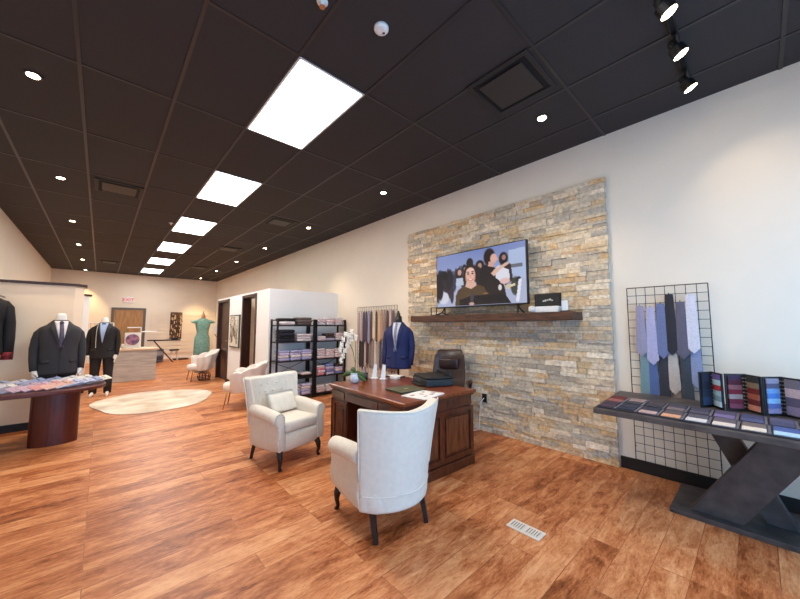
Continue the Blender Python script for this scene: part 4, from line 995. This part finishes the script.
# pressing station at the back wall
ib = thing('ironing_board', 'long dark ironing board standing before the slatted back wall', 'ironing board', (1.78, 15.0, 0))
pts = [(-.5, -.06), (-.35, -.13), (.5, -.16), (.5, .16), (-.35, .13), (-.5, .06)]
MB().prism(pts, 'z', .82, .86).obj('board', mat('board_navy', (34, 38, 52), .8), ib, bevel=.006)
for s in (-1, 1): MB().tube([(-.3, s * .1, .82), (.3, s * .14, .02)], .014, 8).obj('leg', BMET, ib)
bx('iron', BLACK, .22, .42, -.05, .05, .86, .93, ib, bevel=.02)
mc = thing('sewing_machine_cart', 'blue grey machine cabinet under the ironing board', 'cabinet', (1.55, 15.5, 0))
bx('body', mat('machine_grey', (112, 116, 130), .5), -.28, .28, -.2, .2, .03, .50, mc, bevel=.01)
bx('drawer', mat('machine_dark', (60, 60, 72), .5), -.25, .25, -.215, -.2, .08, .22, mc, bevel=.005); bx('drawer', mat('machine_light', (170, 166, 176), .5), -.25, .25, -.215, -.2, .27, .42, mc, bevel=.005)
tb = thing('thread_board', 'tall board of dark hanging threads and trimmings on the back wall', 'board', (2.36, BY - .034, 1.35))
bx('backing', mat('board_brown', (120, 88, 62), .8, rgb2=(74, 50, 40), scale=12), -.21, .21, -.02, .0, -.52, .60, tb)
random.seed(8); tm = [MB() for _ in range(2)]
for k in range(60): x = random.uniform(-.2, .2); z = random.uniform(-.5, .55); tm[k % 2].tube([(x, -.04, z), (x + random.uniform(-.03, .03), -.05, z - random.uniform(.05, .16))], .016, 6)
for k, c in enumerate([(60, 44, 40), (206, 180, 150)]): tm[k].obj('trimming', mat('trim_%d' % k, c, .8), tb)
cn = thing('stool', 'small low stool with dark seat near the slatted back wall', 'stool', (2.2, 15.6, 0))
MB().lathe([(.16, .40), (.17, .43), (.15, .46)], n=20).obj('seat', BLACK, cn, smooth=True)
for k in range(4): a = PI / 4 + PI / 2 * k; MB().cyl((.1 * math.cos(a), .1 * math.sin(a), .4), (.17 * math.cos(a), .17 * math.sin(a), 0), .012).obj('leg', WHITEP, cn)
bg = tag(bx('dark_mat', BLACK, 2.25, 2.75, 15.9, 16.3, 0, .05, bevel=.01), 'low dark mat on the floor against the slatted back wall', 'mat')

# green dress on form
def dress():
    t = thing('dress_form', 'sage green dress on a dress form in the back corner', 'dress form', (2.30, 11.4, 0), math.radians(0))
    G = mat('sage_dress', (128, 164, 150), .8, rgb2=(98, 138, 126), scale=25, bump=.4, bscale=60)
    n = 28; R_ = []
    for z, a, b_ in ((.50, .21, .17), (.56, .215, .17), (.8, .21, .165), (1.0, .20, .15), (1.15, .155, .12), (1.25, .165, .125), (1.4, .20, .14), (1.52, .19, .11), (1.58, .12, .08), (1.60, .08, .07)):
        R_.append([(a * math.cos(2 * PI * i / n) * (1 + .03 * math.sin(7 * 2 * PI * i / n) * (1 if z < 1.1 else 0)), b_ * math.sin(2 * PI * i / n), z) for i in range(n)])
    D = MB().loft(R_).obj('dress', G, t, smooth=True)
    for s in (-1, 1):
        MB().loft([[(s * (.17 + .06 * k + r * math.cos(q)), -.01 + r * 1.1 * math.sin(q), 1.54 - .05 * k + .02 * math.cos(q) * k) for q in [2 * PI * i / 14 for i in range(14)]] for k, r in ((0, .05), (.6, .085), (1.1, .095), (1.5, .08))]).obj('ruffled_sleeve', G, D, smooth=True)
    MB().lathe([(.075, 1.58), (.055, 1.63), (.05, 1.70), (.04, 1.71), (.02, 1.75), (.014, 1.82)], n=16).obj('neck', mat('form_wood', (150, 104, 62), .5), t, smooth=True)
    MB().cyl((0, 0, .02), (0, 0, .55), .018).obj('pole', BMET, t); MB().lathe([(.18, 0), (.18, .02), (.05, .03)], n=20).obj('base', BMET, t)
dress()
lv = thing('white_tool_stand', 'white garment steamer stand beside the green dress', 'steamer', (2.85, 12.4, 0), 0)
MB().cyl((0, 0, .1), (0, 0, 1.5), .015).tube([(-.12, 0, 1.42), (0, 0, 1.5), (.12, 0, 1.42)], .01, 6).obj('pole', WHITEP, lv)
bx('tank', mat('tank_white', (210, 204, 196), .4), -.14, .14, -.1, .1, 0, .24, lv, bevel=.02)
MB().b6(-.07, .07, -.06, -.02, 1.1, 1.38).obj('steam_head', WHITEP, lv, bevel=.015)
MB().tube([(0, -.04, 1.1), (.12, -.06, .9), (.15, -.05, .5), (.05, -.02, .24)], .012, 8).obj('hose', mat('hose_grey', (120, 116, 110), .6), lv, smooth=True)

# ------------------------------------------------------------------ swatch table
TM = mat('charcoal_laminate', (82, 74, 72), .5, rgb2=(58, 52, 52), scale=9, bump=.1)
TE = mat('charcoal_edge', (34, 34, 38), .4)
tt = thing('swatch_table', 'long dark charcoal table on a crossed plank base by the white wall', 'table', (0, 0, 0))
top = [(2.785, .88), (3.70, .93), (3.70, -1.15), (2.74, -1.15)]
MB().prism(top, 'z', .722, .76).obj('tabletop', TM, tt, bevel=.004)
bx('apron', TE, 3.0, 3.62, -1.0, .42, .675, .722, tt)
bx('base_plate', TM, 3.20, 3.76, -.95, .525, 0, .035, tt, bevel=.004)
def plank(x0, x1, a, b_, w_, name, zt=.675):
    # a plank as wide as w_ in y, leaning from (ya at floor) to (yb at the top)
    MB().prism([(a, .035), (a - w_, .035), (b_ - w_, zt), (b_, zt)], 'x', x0, x1).obj(name, TM, tt, bevel=.003)
plank(3.27, 3.36, .415, .0, .27, 'cross_plank')
plank(3.42, 3.50, .04, .335, .15, 'cross_plank')
plank(3.27, 3.36, -.80, -.40, .30, 'cross_plank'); plank(3.42, 3.50, -.45, -.72, .16, 'cross_plank')
# swatch cards lying in two rows
random.seed(12)
CARD = mat('card_board', (52, 48, 54), .5); CARDE = mat('card_edge', (104, 100, 106), .4)
fcol = [((60, 44, 60), (70, 52, 66), 'plum'), ((44, 46, 66), (40, 42, 60), 'midnight blue'), ((46, 46, 64), (190, 160, 156), 'navy and rose'), ((92, 80, 84), (216, 158, 122), 'peach'), ((84, 80, 92), (214, 206, 206), 'silver'), ((98, 88, 96), (222, 206, 196), 'champagne'), ((110, 98, 96), (226, 208, 190), 'ivory'), ((70, 90, 150), (176, 204, 220), 'sky blue'), ((80, 90, 130), (150, 160, 200), 'periwinkle'), ((60, 60, 80), (120, 120, 140), 'slate')]
bcol = [((110, 36, 36), (150, 92, 84), 'wine'), ((150, 126, 122), (60, 56, 66), 'taupe'), ((70, 58, 64), (58, 52, 62), 'umber'), ((66, 62, 76), (120, 104, 108), 'smoke'), ((62, 58, 76), (80, 74, 92), 'dusk'), ((80, 70, 100), (124, 108, 148), 'purple'), ((66, 66, 100), (78, 80, 118), 'ink blue'), ((84, 80, 110), (70, 70, 100), 'denim'), ((60, 60, 90), (90, 90, 120), 'indigo'), ((70, 70, 90), (60, 60, 80), 'graphite')]
def card(x, y, L_, c1, c2, label, group):
    t = thing('swatch_card', label, 'fabric swatches', (x, y, .761), 0, group)
    bx('board', CARD, -L_ / 2, L_ / 2, -.062, .062, 0, .010, t, bevel=.002)
    bx('edge_strip', CARDE, -L_ / 2 + .004, L_ / 2 - .004, -.061, -.048, .010, .014, t)
    bx('fabric', fab(c1), -.01, L_ / 2 - .012, -.044, .056, .010, .018, t, bevel=.002)
    bx('fabric', fab(c2), -L_ / 2 + .012, -.012, -.044, .056, .010, .016, t, bevel=.002)
pos = ['nearest the stone', 'second from the stone', 'third from the stone', 'fourth from the stone', 'fifth from the stone', 'sixth from the stone', 'seventh from the stone', 'eighth from the stone', 'ninth from the stone', 'tenth from the stone']
for k in range(10):
    y = .805 - .1265 * k; xf = 2.79 - (.88 - y) * .022
    card(xf + .145, y, .22, fcol[k][0], fcol[k][1], '%s swatch card in the front row, %s' % (fcol[k][2], pos[k]), 'swatch cards in the front row')
    card(xf + .40, y + .01, .24, bcol[k][0], bcol[k][1], '%s swatch card in the back row, %s' % (bcol[k][2], pos[k]), 'swatch cards in the back row')
# standing binders
def binder(y, a, cols1, cols2, label, h=.265):
    t = thing('swatch_binder', label, 'swatch binder', (3.50, y, .761), 0, 'open swatch binders standing on the table')
    for s, cols, a in ((1, cols1, a[0]), (-1, cols2, a[1])):
        R_ = rot('Z', math.radians(90 + s * a))
        ax = R_ @ Vector((1, 0, 0)); ax = ax if s > 0 else -ax  # direction from spine
        ax = Vector((math.sin(math.radians(a)) * -1, s * math.cos(math.radians(a)), 0)); nrm = Vector((-math.cos(math.radians(a)), -s * math.sin(math.radians(a)), 0))
        W = .13
        M3 = Matrix((ax, nrm, Vector((0, 0, 1)))).transposed()
        MB().box(ax * W / 2 + Vector((0, 0, h / 2)), (W, .008, h), M3).obj('cover', BLACK, t, bevel=.002)
        n = len(cols); hh = (h - .03) / n
        for k, c in enumerate(cols):
            MB().box(ax * (W * .56) + nrm * .010 + Vector((0, 0, h - .012 - hh * (k + .5))), (W * .66, .010, hh * 1.0), M3).obj('swatch', fab(c), t, bevel=.002)
        rr = MB()
        for k in range(9): p = ax * (W * .12) + nrm * .006 + Vector((0, 0, .03 + k * (h - .06) / 8)); rr.box(p, (.010, .004, .008), M3)
        rr.obj('punched_holes', mat('hole_grey', (150, 140, 130), .5), t)
    MB().cyl((0, 0, 0), (0, 0, h), .010, n=10).obj('spine', BLACK, t)
binder(.265, (60, 60), [(30, 36, 56), (26, 34, 52), (36, 44, 66), (40, 60, 90)], [(96, 80, 140), (170, 206, 214), (170, 44, 60), (150, 190, 204), (120, 150, 170), (190, 214, 226)], 'black swatch binder with blue and white striped samples by the ties')
binder(.09, (38, 50), [(66, 40, 66), (84, 30, 44), (150, 92, 96), (128, 34, 52), (170, 150, 146), (120, 40, 60), (140, 70, 90)], [(40, 42, 44), (120, 104, 84), (104, 24, 26), (156, 84, 66), (96, 24, 30), (196, 130, 110)], 'swatch binder with wine red striped samples between the blue ones')
binder(-.084, (48, 44), [(150, 140, 160), (96, 90, 116), (120, 160, 210), (84, 128, 200), (150, 190, 226), (96, 110, 170), (150, 140, 176)], [(110, 106, 122), (190, 170, 176), (90, 84, 110), (130, 120, 150)], 'swatch binder with pale blue striped samples nearest the window')
binder(-.275, (48, 40), [(170, 196, 206), (140, 160, 180), (90, 110, 150)], [(80, 80, 90), (110, 110, 130)], 'swatch binder with pale grey samples at the table end')

# ------------------------------------------------------------------ daylight, world, camera
area('storefront_daylight', (1.3, FY + .02, 1.22), (PI / 2, 0, 0), 4.8, 2.1, 86, (.18, .545, 1.0))
wd = bpy.data.worlds.new('sky'); SC.world = wd; wd.use_nodes = True
wd.node_tree.nodes['Background'].inputs[0].default_value = (.65, .78, 1, 1); wd.node_tree.nodes['Background'].inputs[1].default_value = 1.2

f_px, yaw, pitch = 326.47, .7408, .0802
cy_, sy_, cp_, sp_ = math.cos(yaw), math.sin(yaw), math.cos(pitch), math.sin(pitch)
F = Vector((sy_ * cp_, cy_ * cp_, sp_)); Rr = Vector((cy_, -sy_, 0)); Uu = Rr.cross(F)
cam = bpy.data.cameras.new('camera'); co = bpy.data.objects.new('camera', cam); C.objects.link(co)
cam.sensor_fit = 'HORIZONTAL'; cam.sensor_width = 36; cam.lens = f_px / 800 * 36; cam.clip_start = .02
mw = Matrix((Rr, Uu, -F)).transposed().to_4x4(); mw.translation = Vector((0, 0, CAMZ)); co.matrix_world = mw
SC.camera = co
vs = SC.view_settings; vs.view_transform = 'Standard'; vs.look = 'None'; vs.gamma = 1; vs.use_curve_mapping = False; vs.exposure = 0.40
try:
    SC.cycles.use_denoising = True; SC.cycles.max_bounces = 8; SC.cycles.sample_clamp_indirect = 6
except Exception: pass
